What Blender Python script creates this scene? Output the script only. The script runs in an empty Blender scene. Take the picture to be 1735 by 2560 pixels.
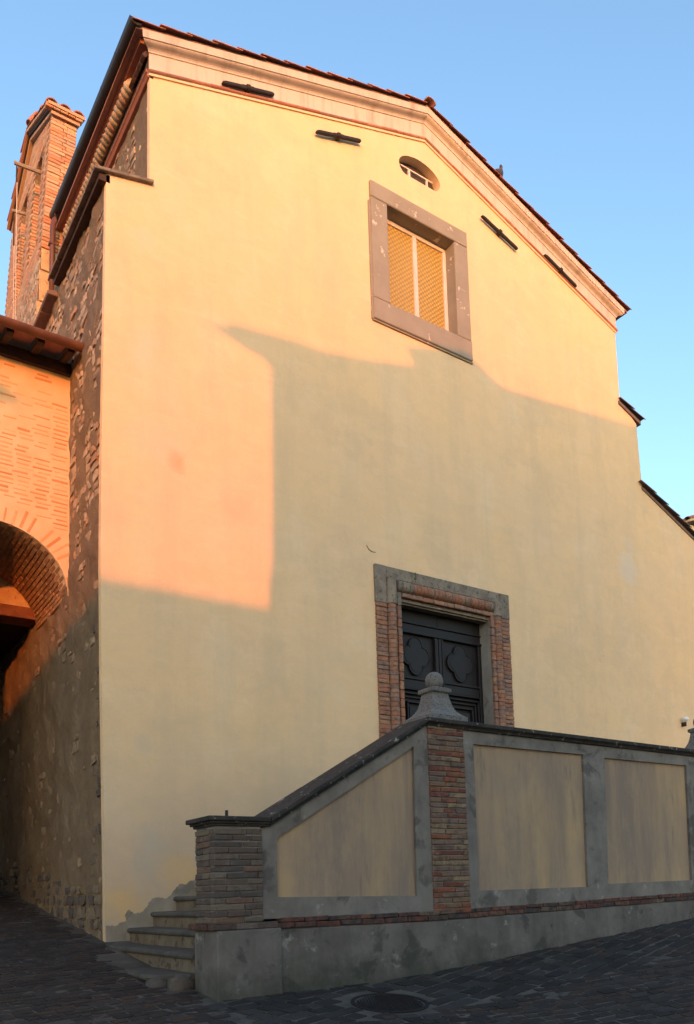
import bpy, bmesh, math, random
from mathutils import Vector, Matrix, noise
random.seed(7)
S = bpy.context.scene
COL = S.collection
R = math.radians

# ------------------------------------------------------------------ camera
cam = bpy.data.cameras.new('camera'); camo = bpy.data.objects.new('camera', cam); COL.objects.link(camo)
yaw, pit, rol = R(35.74736), R(5.96564), R(-1.92396)
fw = Vector((math.sin(yaw)*math.cos(pit), math.cos(yaw)*math.cos(pit), math.sin(pit)))
r0 = Vector((math.cos(yaw), -math.sin(yaw), 0)); u0 = r0.cross(fw)
rt = r0*math.cos(rol) + u0*math.sin(rol); up = u0*math.cos(rol) - r0*math.sin(rol)
M = Matrix((rt, up, -fw)).transposed().to_4x4(); M.translation = (0, -10, 0)
camo.matrix_world = M
cam.sensor_fit = 'HORIZONTAL'; cam.sensor_width = 36
cam.lens = 36*2104.196/1735; cam.shift_x = -(973.786-867.5)/1735; cam.shift_y = (2006.654-1280)/1735
cam.clip_start = .05; cam.clip_end = 2000
S.camera = camo
# ------------------------------------------------------------------ sky, sun, exposure
AZ, EL = R(25), math.atan(.114*math.cos(R(25)))
W = bpy.data.worlds.new('World'); S.world = W; W.use_nodes = True
nt = W.node_tree; bg = nt.nodes['Background']
sky = nt.nodes.new('ShaderNodeTexSky'); sky.sky_type = 'NISHITA'; sky.sun_disc = False
sky.sun_elevation = EL; sky.sun_rotation = R(180)+AZ
sky.air_density = 1.0; sky.dust_density = 1.15; sky.ozone_density = 2.0; sky.altitude = 0
nt.links.new(sky.outputs[0], bg.inputs[0]); bg.inputs[1].default_value = .15
sl = bpy.data.lights.new('sun', 'SUN'); sl.energy = .80; sl.angle = R(.36); sl.color = (1, .235, .04)
so = bpy.data.objects.new('sun', sl); COL.objects.link(so)
so.rotation_euler = Vector((math.sin(AZ)*math.cos(EL), math.cos(AZ)*math.cos(EL), -math.sin(EL))).to_track_quat('-Z', 'Y').to_euler()
so.location = (-10, -30, 20)
vs = S.view_settings; vs.view_transform = 'Standard'; vs.look = 'None'; vs.exposure = 2.2; vs.gamma = 1; vs.use_curve_mapping = False
S.render.resolution_x = 694; S.render.resolution_y = 1024
S.cycles.max_bounces = 8

# ------------------------------------------------------------------ material helpers
def ramp(nt, fac, stops, interp='LINEAR'):
    n = nt.nodes.new('ShaderNodeValToRGB'); cr = n.color_ramp; cr.interpolation = interp
    while len(cr.elements) < len(stops): cr.elements.new(.5)
    for e, (p, c) in zip(cr.elements, stops): e.position = p; e.color = (*c, 1) if len(c) == 3 else c
    nt.links.new(fac, n.inputs[0]); return n.outputs[0]
def g(v): return (v, v, v)
class NB:
    def __init__(s, name, rough=.85):
        s.m = bpy.data.materials.new(name); s.m.use_nodes = True; s.nt = s.m.node_tree
        s.b = s.nt.nodes['Principled BSDF']; s.b.inputs['Roughness'].default_value = rough
        s.b.inputs['Specular IOR Level'].default_value = .25
        s.pos = s.nt.nodes.new('ShaderNodeNewGeometry')
    def L(s, a, b): s.nt.links.new(a, b)
    def P(s, scale=(1, 1, 1), off=(0, 0, 0), obj=False, rot=(0, 0, 0)):
        mp = s.nt.nodes.new('ShaderNodeMapping'); mp.inputs[3].default_value = scale; mp.inputs[1].default_value = off; mp.inputs[2].default_value = rot
        if obj: s.L(s.nt.nodes.new('ShaderNodeTexCoord').outputs['Object'], mp.inputs[0])
        else: s.L(s.pos.outputs['Position'], mp.inputs[0])
        return mp.outputs[0]
    def N(s, scale, det=6, rough=.6, vec=None, dist=0):
        n = s.nt.nodes.new('ShaderNodeTexNoise'); n.inputs['Scale'].default_value = scale; n.inputs['Detail'].default_value = det
        n.inputs['Roughness'].default_value = rough; n.inputs['Distortion'].default_value = dist
        s.L(vec if vec is not None else s.pos.outputs['Position'], n.inputs['Vector']); return n.outputs['Fac']
    def V(s, scale, vec=None, feat='F1', out='Distance', rnd=1):
        n = s.nt.nodes.new('ShaderNodeTexVoronoi'); n.feature = feat; n.inputs['Scale'].default_value = scale; n.inputs['Randomness'].default_value = rnd
        s.L(vec if vec is not None else s.pos.outputs['Position'], n.inputs['Vector']); return n.outputs[out]
    def rmp(s, f, lo, hi): return ramp(s.nt, f, [(lo, g(0)), (hi, g(1))])
    def mix(s, f, a, b, mode='MIX'):
        n = s.nt.nodes.new('ShaderNodeMix'); n.data_type = 'RGBA'; n.blend_type = mode
        if isinstance(f, (int, float)): n.inputs[0].default_value = f
        else: s.L(f, n.inputs[0])
        for i, v in ((6, a), (7, b)):
            if isinstance(v, (tuple, list)): n.inputs[i].default_value = (*v, 1)
            else: s.L(v, n.inputs[i])
        return n.outputs[2]
    def mul(s, a, b, op='MULTIPLY'):
        n = s.nt.nodes.new('ShaderNodeMath'); n.operation = op
        for i, v in enumerate((a, b)):
            if isinstance(v, (int, float)): n.inputs[i].default_value = v
            else: s.L(v, n.inputs[i])
        return n.outputs[0]
    def sep(s, i):
        n = s.nt.nodes.new('ShaderNodeSeparateXYZ'); s.L(s.pos.outputs['Position'], n.inputs[0]); return n.outputs[i]
    def rnd(s, island=False):
        if island: return s.pos.outputs['Random Per Island']
        return s.nt.nodes.new('ShaderNodeObjectInfo').outputs['Random']
    def bump(s, h, st=.3, dist=.01, nrm=None):
        n = s.nt.nodes.new('ShaderNodeBump'); n.inputs['Strength'].default_value = st; n.inputs['Distance'].default_value = dist
        s.L(h, n.inputs['Height'])
        if nrm is not None: s.L(nrm, n.inputs['Normal'])
        return n.outputs[0]
    def done(s, col, nrm=None, rough=None):
        if isinstance(col, (tuple, list)): s.b.inputs['Base Color'].default_value = (*col, 1)
        else: s.L(col, s.b.inputs['Base Color'])
        if nrm is not None: s.L(nrm, s.b.inputs['Normal'])
        if rough is not None: s.L(rough, s.b.inputs['Roughness'])
        return s.m

def simple(name, c1, c2, sc=4, rough=.85, bs=60, st=.4, dist=.004, spots=None, lo=.35, hi=.65):
    n = NB(name, rough); c = n.mix(n.rmp(n.N(sc), lo, hi), c1, c2)
    if spots: c = n.mix(n.rmp(n.N(spots[1], 4, .7), spots[2], spots[2]+.06), c, spots[0])
    return n.done(c, n.bump(n.N(bs, 8, .7), st, dist))
def palette(name, cols, dirt=(.05, .045, .04), island=False, rough=.88, spec=.25, damt=.6, dl=.5, pale=None, bs=70, sc=14):
    n = NB(name, rough); k = len(cols); n.b.inputs['Specular IOR Level'].default_value = spec
    c = ramp(n.nt, n.rnd(island), [(i/k, x) for i, x in enumerate(cols)], 'CONSTANT')
    c = n.mix(n.mul(n.rmp(n.N(sc, 8, .7), dl, dl+.18), damt), c, dirt)
    if pale: c = n.mix(n.mul(n.rmp(n.N(sc*.7, 8, .75, n.P(off=(7, 3, 1))), .55, .65), pale[1]), c, pale[0])
    v = n.mix(n.N(sc*3, 3), g(.75), g(1.2)); c = n.mix(1, c, v, 'MULTIPLY')
    return n.done(c, n.bump(n.N(bs, 8, .7), .7, .006))

BLOBS = [(3.97, 5.68, .16, .17, (.47, .33, .17), .7), (3.55, 7.05, .22, .36, (.72, .54, .38), .6), (3.6, .50, .30, .46, (.50, .43, .33), .6),
         (3.52, 1.89, .16, .18, (.58, .47, .33), .5), (3.75, 5.85, .5, .3, (.71, .53, .36), .45), (4.9, 5.2, .4, .25, (.55, .41, .27), .35),
         (13.1, 6.1, .3, .5, (.66, .58, .50), .5), (3.55, 8.6, .2, .2, (.70, .53, .37), .5), (5.5, 1.2, .9, .5, (.56, .42, .26), .3), (4.4, .1, .5, .25, (.64, .45, .2), .6), (3.25, -.02, .25, .25, (.74, .47, .18), .6), (3.95, .35, .3, .25, (.74, .48, .2), .45)]
def plaster():
    n = NB('ochre_plaster', .9)
    c = n.mix(n.rmp(n.N(.55, 5, .55), .35, .68), (.79, .54, .295), (.76, .535, .32))
    c = n.mix(n.mul(n.rmp(n.N(1.1, 5, .6, n.P((1, 1, .7), (3, 0, 9))), .52, .66), .5), c, (.80, .60, .39))      # washed patches
    st = n.N(2.2, 6, .65, n.P((1, 1, .12)))
    c = n.mix(n.mul(n.rmp(st, .48, .72), .34), c, (.52, .40, .27))                                                 # rain streaks
    c = n.mix(n.mul(n.rmp(n.N(.9, 9, .72, n.P(off=(11, 4, 2))), .54, .63), .2), c, (.50, .38, .25))
    c = n.mix(n.mul(n.rmp(n.N(2.3, 9, .7, n.P((1, 1, 1.6), (8, 1, 3)), .6), .42, .66), .30), c, (.60, .435, .26))   # mottling
    c = n.mix(n.mul(n.rmp(n.N(3.0, 8, .7, n.P((.5, 1, 1.8), (1, 5, 7))), .54, .68), .28), c, (.84, .63, .42))       # trowelled lights
    c = n.mix(n.mul(n.rmp(n.N(22, 6, .75), .62, .72), .18), c, (.42, .31, .19))
    # damp rising from the ground with a ragged edge
    zz = n.mul(n.sep(2), n.mul(n.N(1.6, 7, .65), 2.6), 'SUBTRACT')
    damp = ramp(n.nt, n.mul(n.mul(zz, 1.6, 'ADD'), .35), [(0, g(1)), (1, g(0))])
    c = n.mix(n.mul(damp, .55), c, (.40, .33, .25))
    peel = n.mul(n.rmp(n.N(3.2, 9, .7), .55, .58), ramp(n.nt, n.mul(n.sep(2), .5, 'ADD'), [(.2, g(1)), (.9, g(0))]))
    c = n.mix(n.mul(peel, .45), c, (.62, .43, .2))
    for (bx_, bz_, rx_, rz_, col_, k_) in BLOBS:                     # old repairs, each with its own shape
        d = n.nt.nodes.new('ShaderNodeVectorMath'); d.operation = 'LENGTH'
        mp = n.P((1/rx_, .2, 1/rz_), (-bx_/rx_, 0, -bz_/rz_)); n.L(mp, d.inputs[0])
        e = n.mul(d.outputs['Value'], n.mul(n.N(2.6, 9, .75), 3.0), 'ADD')
        c = n.mix(n.mul(ramp(n.nt, n.mul(e, .36), [(.70, g(1)), (.92, g(0))]), k_), c, col_)
    c = n.mix(n.mul(n.V(60, None, 'F1'), .12), c, (.4, .3, .2))
    b = n.bump(n.N(.8, 3, .5), .4, .06); b = n.bump(n.N(5, 8, .65), .4, .02, b); b = n.bump(n.N(120, 4, .7), .25, .002, b)
    return n.done(c, b)
def pink_plaster():
    n = NB('pale_pink_plaster', .9)
    c = n.mix(n.rmp(n.N(1.4), .35, .65), (.58, .475, .39), (.52, .43, .355))
    c = n.mix(n.mul(n.rmp(n.N(4, 7, .7, n.P((1.5, 1, .15))), .50, .68), .65), c, (.30, .23, .18))
    return n.done(c, n.bump(n.N(30, 7, .7), .4, .004))
def cement(name, a, b, dark=(.05, .045, .04), dk=.55, st=(.11, .10, .088)):
    n = NB(name, .88)
    c = n.mix(n.rmp(n.N(2.6, 6, .65), .38, .62), a, b)
    c = n.mix(n.mul(n.rmp(n.N(3.3, 5, .6, n.P(off=(5, 2, 8)), .4), .56, .63), dk), c, dark)
    c = n.mix(n.mul(n.rmp(n.N(5, 6, .6, n.P((1, 1, .14))), .5, .7), .4), c, st)
    c = n.mix(n.mul(n.rmp(n.N(4.1, 8, .7, n.P(off=(1, 9, 3))), .6, .66), .5), c, (.36, .33, .30))
    if name.startswith('dark'):                                     # moss and damp creeping up from the paving
        e = n.mul(n.sep(2), n.mul(n.N(4, 8, .7), .9), 'SUBTRACT')
        c = n.mix(n.mul(ramp(n.nt, n.mul(e, 1.6, 'ADD'), [(.25, g(1)), (.6, g(0))]), .7), c, (.045, .048, .034))
    return n.done(c, n.bump(n.N(45, 8, .7), .5, .004))
def panel_plaster():
    n = NB('weathered_panel_plaster', .9)
    c = n.mix(n.rmp(n.N(1.3, 5, .6), .35, .65), (.46, .305, .16), (.36, .25, .165))
    c = n.mix(n.rmp(n.N(2.0, 7, .66, n.P((1, 1, .13))), .36, .60), c, (.25, .185, .14))
    c = n.mix(n.mul(n.rmp(n.N(5, 8, .7, n.P((1, 1, .16), (4, 4, 4))), .58, .68), .6), c, (.17, .135, .105))
    c = n.mix(n.mul(n.rmp(n.N(1.7, 8, .72, n.P((1, 1, .5), (2, 6, 4))), .5, .68), .4), c, (.50, .35, .19))
    return n.done(c, n.bump(n.N(60, 7, .7), .3, .003))
def rubble_mortar():
    n = NB('rough_lime_mortar', .95)
    c = n.mix(n.rmp(n.N(2.2, 8, .7), .35, .65), (.42, .30, .185), (.29, .205, .13))
    c = n.mix(n.mul(n.rmp(n.N(3, 8, .7, n.P((1, 1, .22))), .5, .68), .6), c, (.40, .31, .22))
    c = n.mix(n.mul(n.rmp(n.N(16, 8, .75), .47, .66), .4), c, (.19, .135, .088))
    c = n.mix(n.rmp(n.N(26, 6, .8), .62, .70), c, (.06, .045, .033))
    b = n.bump(n.N(9, 8, .8), 1, .09); b = n.bump(n.N(38, 8, .8), 1, .03, b)
    return n.done(c, b)
def honey_glass():
    n = NB('amber_honeycomb_glass', .35)
    v = n.V(17, n.P((1, .01, 1), rot=(0, R(42), 0)), 'F1', rnd=.1)
    c = n.mix(n.rmp(v, .2, .62), (.52, .33, .06), (.26, .17, .035))
    n.b.inputs['Specular IOR Level'].default_value = .5
    return n.done(c, n.bump(v, .8, .02))
def door_wood():
    n = NB('near_black_door_wood', .5)
    c = n.mix(n.N(6, 8, .7, n.P((8, 1, .6))), (.010, .0085, .010), (.022, .017, .017))
    return n.done(c, n.bump(n.N(9, 8, .7, n.P((10, 1, .5))), .3, .003))
def ground_mat():
    n = NB('sandy_dirt_joints', .95)
    c = n.mix(n.rmp(n.N(3, 8, .7), .35, .65), (.075, .06, .049), (.13, .106, .086))
    c = n.mix(n.mul(n.rmp(n.N(1.3, 7, .7, n.P(off=(4, 1, 0))), .52, .62), .6), c, (.03, .034, .022))
    return n.done(c, n.bump(n.N(60, 8, .8), .8, .01))

MT = dict(
    plaster=plaster(), pink=pink_plaster(), panel=panel_plaster(), mortar=rubble_mortar(), amber=honey_glass(), door=door_wood(), ground=ground_mat(),
    cement=cement('grey_cement', (.155, .134, .115), (.225, .196, .168)),
    plinth=cement('dark_cement_plinth', (.118, .101, .088), (.172, .149, .13), (.04, .037, .033), .6, (.06, .054, .048)),
    patch=cement('cement_repair', (.25, .215, .165), (.33, .285, .22), (.13, .115, .09), .5, (.18, .155, .12)),
    jamb=cement('grey_reveal_render', (.23, .205, .175), (.30, .27, .23)),
    stone=simple('sandstone', (.31, .27, .21), (.26, .225, .175), 2.5, .85, 80, .4, .003, ((.62, .52, .42), 5, .62)),
    corner=simple('weathered_cornerstone', (.26, .215, .165), (.15, .12, .092), 5, .9, 60, .7, .008, ((.07, .065, .06), 18, .58)),
    coping=simple('lichen_dark_stone', (.055, .047, .04), (.032, .028, .026), 9, .9, 60, .8, .008, ((.34, .30, .27), 11, .61)),
    finial=simple('speckled_finial_stone', (.22, .2, .18), (.15, .135, .125), 9, .9, 90, .9, .01, ((.06, .055, .05), 45, .55)),
    step=simple('worn_step_stone', (.095, .087, .074), (.06, .055, .048), 4, .85, 70, .5, .005, ((.05, .05, .045), 9, .6)),
    riser=simple('stained_riser_render', (.12, .088, .06), (.17, .135, .092), 5, .9, 60, .5, .005, ((.075, .055, .042), 8, .54)),
    iron=simple('dark_iron', (.035, .026, .022), (.02, .017, .016), 20, .6, 90, .5, .003),
    gutter_dark=simple('dark_painted_gutter', (.028, .024, .024), (.04, .032, .03), 3, .38, 20, .1, .002),
    gutter_brown=simple('brown_copper_gutter', (.15, .062, .035), (.10, .042, .026), 5, .4, 20, .15, .002),
    pipe=simple('red_brown_pipe', (.13, .06, .045), (.10, .045, .035), 5, .45, 20, .1, .002),
    tile_m=palette('terracotta_tile', [(.44, .18, .11), (.38, .15, .095), (.48, .23, .15), (.32, .16, .12)], (.13, .085, .07), damt=.45),
    tile_grey=palette('weathered_tile', [(.20, .13, .10), (.24, .15, .11), (.16, .12, .10)], (.07, .06, .055)),
    brick=palette('old_brick', [(.23, .08, .043), (.20, .115, .068), (.25, .17, .10), (.19, .12, .085), (.16, .052, .037), (.22, .145, .095), (.15, .092, .07)], (.05, .038, .033), dl=.47, damt=.75, pale=((.36, .29, .21), .45)),
    brick_dark=palette('sooty_brick', [(.12, .085, .065), (.14, .105, .08), (.10, .072, .06), (.16, .095, .065), (.165, .125, .09), (.09, .072, .062)], (.045, .042, .038), dl=.5, pale=((.26, .24, .23), .35)),
    brick_red=palette('red_string_brick', [(.15, .05, .035), (.19, .08, .05), (.13, .055, .042), (.17, .105, .07), (.10, .06, .05)], (.035, .032, .028), dl=.40, damt=.85),
    brick_door=palette('orange_jamb_brick', [(.34, .15, .085), (.30, .14, .085), (.36, .19, .11), (.27, .145, .10), (.32, .18, .12), (.25, .15, .11)], (.085, .06, .05), dl=.47, damt=.7, pale=((.34, .26, .22), .5)),
    brick_bell=palette('pale_orange_brick', [(.50, .26, .14), (.47, .29, .17), (.52, .33, .19), (.46, .21, .11), (.50, .30, .19), (.42, .26, .17)], (.2, .12, .08), dl=.58),  # paler, more orange tones than the pier bricks
    brick_bell_i=palette('pale_orange_brick_joined', [(.50, .26, .14), (.47, .29, .17), (.52, .33, .19), (.46, .21, .11), (.42, .26, .17)], (.2, .12, .08), island=True, dl=.58),
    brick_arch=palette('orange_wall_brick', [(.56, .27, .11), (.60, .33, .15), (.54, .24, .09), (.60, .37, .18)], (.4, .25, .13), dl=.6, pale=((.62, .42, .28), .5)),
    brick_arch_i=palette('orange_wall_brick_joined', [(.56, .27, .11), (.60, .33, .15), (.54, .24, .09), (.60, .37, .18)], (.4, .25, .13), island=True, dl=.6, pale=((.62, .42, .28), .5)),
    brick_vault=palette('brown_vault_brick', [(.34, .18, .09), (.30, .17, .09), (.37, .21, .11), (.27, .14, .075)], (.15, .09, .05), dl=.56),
    lime=simple('pale_lime_wash', (.66, .48, .28), (.60, .41, .22), 3, .92, 40, .6, .006),
    tymp=simple('tympanum_render', (.56, .39, .21), (.44, .30, .17), 4, .9, 25, .9, .02, ((.30, .17, .10), 9, .6)),
    rub=palette('rubble_stone', [(.40, .285, .18), (.34, .245, .16), (.43, .32, .21), (.30, .22, .15), (.40, .23, .135), (.46, .355, .24)], (.09, .07, .055), dl=.52, bs=40),  # stone tones raised to add to the sun on the upper wall
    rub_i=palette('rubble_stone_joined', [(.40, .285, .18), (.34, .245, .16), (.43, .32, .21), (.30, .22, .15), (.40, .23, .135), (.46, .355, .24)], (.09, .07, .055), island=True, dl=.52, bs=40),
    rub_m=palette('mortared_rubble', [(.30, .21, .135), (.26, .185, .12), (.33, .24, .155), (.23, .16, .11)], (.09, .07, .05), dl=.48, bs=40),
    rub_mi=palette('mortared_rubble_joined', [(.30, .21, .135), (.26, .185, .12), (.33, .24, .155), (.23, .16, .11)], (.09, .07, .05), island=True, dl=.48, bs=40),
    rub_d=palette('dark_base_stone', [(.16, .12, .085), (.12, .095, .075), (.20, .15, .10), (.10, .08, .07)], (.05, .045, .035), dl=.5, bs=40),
    sett=palette('paving_sett', [(.056, .045, .039), (.070, .056, .048), (.06, .045, .038), (.085, .054, .041), (.05, .041, .036), (.095, .078, .067), (.062, .05, .042)], (.042, .034, .028), rough=.95, spec=.06, dl=.5, sc=26),
    sett_i=palette('paving_sett_joined', [(.052, .042, .037), (.064, .052, .045), (.055, .042, .036), (.072, .05, .04), (.046, .038, .034)], (.042, .034, .028), island=True, rough=.95, spec=.06, dl=.5, sc=26),
    slab=palette('grey_paving_slab', [(.044, .037, .034), (.055, .047, .042), (.049, .041, .037), (.040, .034, .031), (.064, .054, .048), (.046, .039, .034)], (.037, .031, .027), rough=.95, spec=.06, dl=.5, sc=20),
    white=simple('white_painted_frame', (.66, .58, .52), (.60, .52, .46), 6, .6, 60, .2, .002),
    wood=simple('dark_rafter_wood', (.045, .028, .02), (.07, .04, .026), 12, .8, 60, .5, .004),
    lintel=simple('reddish_lintel_wood', (.20, .075, .035), (.13, .05, .028), 8, .8, 60, .5, .004),
    greywood=simple('weathered_grey_wood', (.34, .27, .21), (.25, .2, .16), 14, .85, 60, .5, .004),
    dark=simple('unlit_black', (.012, .009, .007), (.016, .012, .009), 4),  # near-black colour stands in for depths that get no light
    glass=simple('dusty_dark_glass', (.07, .05, .045), (.05, .04, .035), 3, .25, 20, .1, .002),
    rope=simple('pale_rope', (.5, .42, .38), (.44, .36, .32), 30),
    white_plastic=simple('white_plastic', (.75, .76, .8), (.7, .7, .74), 9, .35),
    leaf=simple('leaf_green', (.07, .13, .03), (.05, .10, .025), 20, .6),
    bird=simple('slate_feathers', (.045, .043, .05), (.10, .09, .09), 30, .7),
    bird2=simple('pinkish_feathers', (.16, .10, .09), (.12, .08, .075), 30, .7),
    house1=simple('cream_house_render', (.68, .50, .29), (.62, .45, .26), 1.5),
    house2=simple('tan_house_render', (.62, .44, .25), (.56, .39, .22), 1.5),
    shutter=simple('green_shutter_paint', (.05, .09, .06), (.045, .08, .05), 8, .6),
    manhole=palette('cast_iron_cover', [(.020, .015, .014)], (.035, .02, .015), rough=.75),
)

# ------------------------------------------------------------------ object helpers
def link(o, parent=None):
    COL.objects.link(o)
    if parent is not None: o.parent = parent
    return o
def thing(name, label, cat, loc=(0, 0, 0), group=None):
    o = bpy.data.objects.new(name, None); COL.objects.link(o); o.location = loc
    return tag(o, label, cat, group)
def tag(o, label, cat, group=None):
    o['label'] = label; o['category'] = cat
    if group: o['group'] = group
    return o
def worldT(o):
    if o is None: return Vector((0, 0, 0))
    return worldT(o.parent) + (o.matrix_parent_inverse.translation if o.parent else Vector((0, 0, 0))) + Vector(o.location)
def place(o, parent):
    """parent keeping world coordinates (parents are unrotated empties or untransformed meshes)"""
    if parent is not None:
        o.parent = parent
        o.matrix_parent_inverse = Matrix.Translation(-worldT(parent))
    return o
def fin(name, bm, mat, parent=None, smooth=False, label=None, kind=None):
    me = bpy.data.meshes.new(name); bmesh.ops.recalc_face_normals(bm, faces=bm.faces[:]) if not getattr(bm, 'keep', 0) else None
    bm.to_mesh(me); bm.free()
    me.materials.append(MT[mat] if isinstance(mat, str) else mat)
    if smooth:
        for p in me.polygons: p.use_smooth = True
    o = bpy.data.objects.new(name, me); COL.objects.link(o); place(o, parent)
    if label: o['label'] = label
    if kind: o['kind'] = kind
    return o
def box(bm, x0, x1, y0, y1, z0, z1):
    v = [bm.verts.new(p) for p in ((x0, y0, z0), (x1, y0, z0), (x1, y1, z0), (x0, y1, z0), (x0, y0, z1), (x1, y0, z1), (x1, y1, z1), (x0, y1, z1))]
    for f in ((3, 2, 1, 0), (4, 5, 6, 7), (0, 1, 5, 4), (1, 2, 6, 5), (2, 3, 7, 6), (3, 0, 4, 7)): bm.faces.new([v[i] for i in f])
    return v
def bev(bm, off=.01, seg=1):
    bmesh.ops.bevel(bm, geom=bm.edges[:], offset=off, segments=seg, profile=.6, affect='EDGES', clamp_overlap=True); return bm
def B(name, dims, mat, parent=None, bv=0, **k):
    bm = bmesh.new(); box(bm, *dims)
    if bv: bev(bm, bv)
    return fin(name, bm, mat, parent, **k)
def sweep(bm, rings, close=False, cap=True):
    vs_ = [[bm.verts.new(p) for p in r] for r in rings]; n = len(rings[0])
    for a, b in zip(vs_, vs_[1:]):
        for i in range(n if close else n-1):
            j = (i+1) % n
            bm.faces.new((a[i], a[j], b[j], b[i]))
    if cap and close:
        bm.faces.new(vs_[0][::-1]); bm.faces.new(vs_[-1])
    return bm
def prism_xz(bm, pts, y0, y1):
    return sweep(bm, [[(x, y0, z) for x, z in pts], [(x, y1, z) for x, z in pts]], True)
def prism_yz(bm, pts, x0, x1):
    return sweep(bm, [[(x0, y, z) for y, z in pts], [(x1, y, z) for y, z in pts]], True)
def tube(bm, pts, r, seg=8):
    rings = []
    for i, p in enumerate(pts):
        p = Vector(p); d = (Vector(pts[min(i+1, len(pts)-1)]) - Vector(pts[max(i-1, 0)])).normalized()
        a = d.cross(Vector((0, 0, 1))) if abs(d.z) < .95 else d.cross(Vector((1, 0, 0))); a.normalize(); b = d.cross(a)
        rr = r[i] if isinstance(r, (list, tuple)) else r
        rings.append([p + a*math.cos(t)*rr + b*math.sin(t)*rr for t in [2*math.pi*k/seg for k in range(seg)]])
    return sweep(bm, rings, True)
def holes(name, outer, inners, y0, y1, mat, parent, xzmap=None, **k):
    """flat polygon (a,b) with holes, filled by a 2-D curve and extruded; mapped to x,y,z"""
    cu = bpy.data.curves.new('tmp', 'CURVE'); cu.dimensions = '2D'; cu.fill_mode = 'BOTH'; cu.extrude = .5
    for ring in [outer] + inners:
        sp = cu.splines.new('POLY'); sp.points.add(len(ring)-1); sp.use_cyclic_u = True
        for p, q in zip(sp.points, ring): p.co = (q[0], q[1], 0, 1)
    ob = bpy.data.objects.new('tmp', cu); COL.objects.link(ob)
    dg = bpy.context.evaluated_depsgraph_get(); dg.update()
    me = bpy.data.meshes.new_from_object(ob.evaluated_get(dg)); bpy.data.objects.remove(ob); bpy.data.curves.remove(cu)
    for v in me.vertices:
        a, b, c = v.co; y = y0 + (c+.5)*(y1-y0)
        v.co = (a, y, b) if xzmap is None else xzmap(a, b, y)
    me.name = name; me.materials.clear(); me.materials.append(MT[mat])
    bm = bmesh.new(); bm.from_mesh(me); bmesh.ops.remove_doubles(bm, verts=bm.verts[:], dist=1e-5); bmesh.ops.recalc_face_normals(bm, faces=bm.faces[:]); bm.to_mesh(me); bm.free()
    for p in me.polygons: p.use_smooth = False
    o = bpy.data.objects.new(name, me); COL.objects.link(o); place(o, parent)
    for kk, vv in k.items(): o[kk] = vv
    return o
CACHE = {}
def pmesh(kind, mat, var, dims):
    key = (kind, mat, var, dims)
    if key in CACHE: return CACHE[key]
    rs = random.Random(repr(key)); bm = bmesh.new(); dx, dy, dz = dims
    if kind == 'brick':
        box(bm, -dx/2, dx/2, -dy/2, dy/2, -dz/2, dz/2)
        for v in bm.verts: v.co += Vector([rs.uniform(-1, 1)*.06*min(dx, dz) for _ in range(3)])
        bev(bm, min(dims)*.13)
    elif kind == 'stone':
        bmesh.ops.create_cube(bm, size=1); bmesh.ops.subdivide_edges(bm, edges=bm.edges[:], cuts=1, use_grid_fill=True)
        for v in bm.verts:
            c = v.co.normalized()*.62; v.co = v.co.lerp(c, .34)
            v.co = Vector((v.co.x*dx, v.co.y*dy, v.co.z*dz))*1.04 + Vector([rs.uniform(-1, 1)*.075*a for a in dims])
    elif kind == 'rubble':
        bmesh.ops.create_cube(bm, size=1); bmesh.ops.subdivide_edges(bm, edges=bm.edges[:], cuts=1, use_grid_fill=True)
        for v in bm.verts:
            c = v.co.normalized()*.66; v.co = v.co.lerp(c, .2)
            v.co = Vector((v.co.x*dx, v.co.y*dy, v.co.z*dz)) + Vector([rs.uniform(-1, 1)*q_*a for a, q_ in zip(dims, (.07, .10, .12))])
    elif kind == 'sett':
        vb = box(bm, -dx/2, dx/2, -dy/2, dy/2, -dz/2, dz/2)
        for v in bm.verts: v.co.x += rs.uniform(-1, 1)*.10*dx; v.co.y += rs.uniform(-1, 1)*.10*dy; v.co.z += rs.uniform(-1, 1)*.004
        top = [f for f in bm.faces if f.normal.z > .9 or all(v.co.z > 0 for v in f.verts)]
        r = bmesh.ops.inset_region(bm, faces=top, thickness=.014, depth=.006)
    elif kind == 'tile':       # half barrel, axis x, wide end at -x
        n = 8
        def ring(x, r, q): return [(x, math.cos(math.pi*i/n)*q*r, math.sin(math.pi*i/n)*q*r) for i in range(n+1)]
        sec = lambda x, r: ring(x, r, 1) + ring(x, r, .84)[::-1]
        sweep(bm, [sec(-dx/2, dy), sec(dx/2, dy*.82)], True)
    bmesh.ops.recalc_face_normals(bm, faces=bm.faces[:])
    me = bpy.data.meshes.new(kind); bm.to_mesh(me); bm.free(); me.materials.append(MT[mat])
    if kind == 'stone':
        for p in me.polygons: p.use_smooth = True
    CACHE[key] = me; return me
def piece(name, kind, mat, dims, loc, parent, sc=(1, 1, 1), rot=(0, 0, 0), nvar=5):
    o = bpy.data.objects.new(name, pmesh(kind, mat, random.randrange(nvar), dims))
    o.location = loc; o.scale = sc; o.rotation_euler = rot
    COL.objects.link(o); return place(o, parent)
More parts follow.
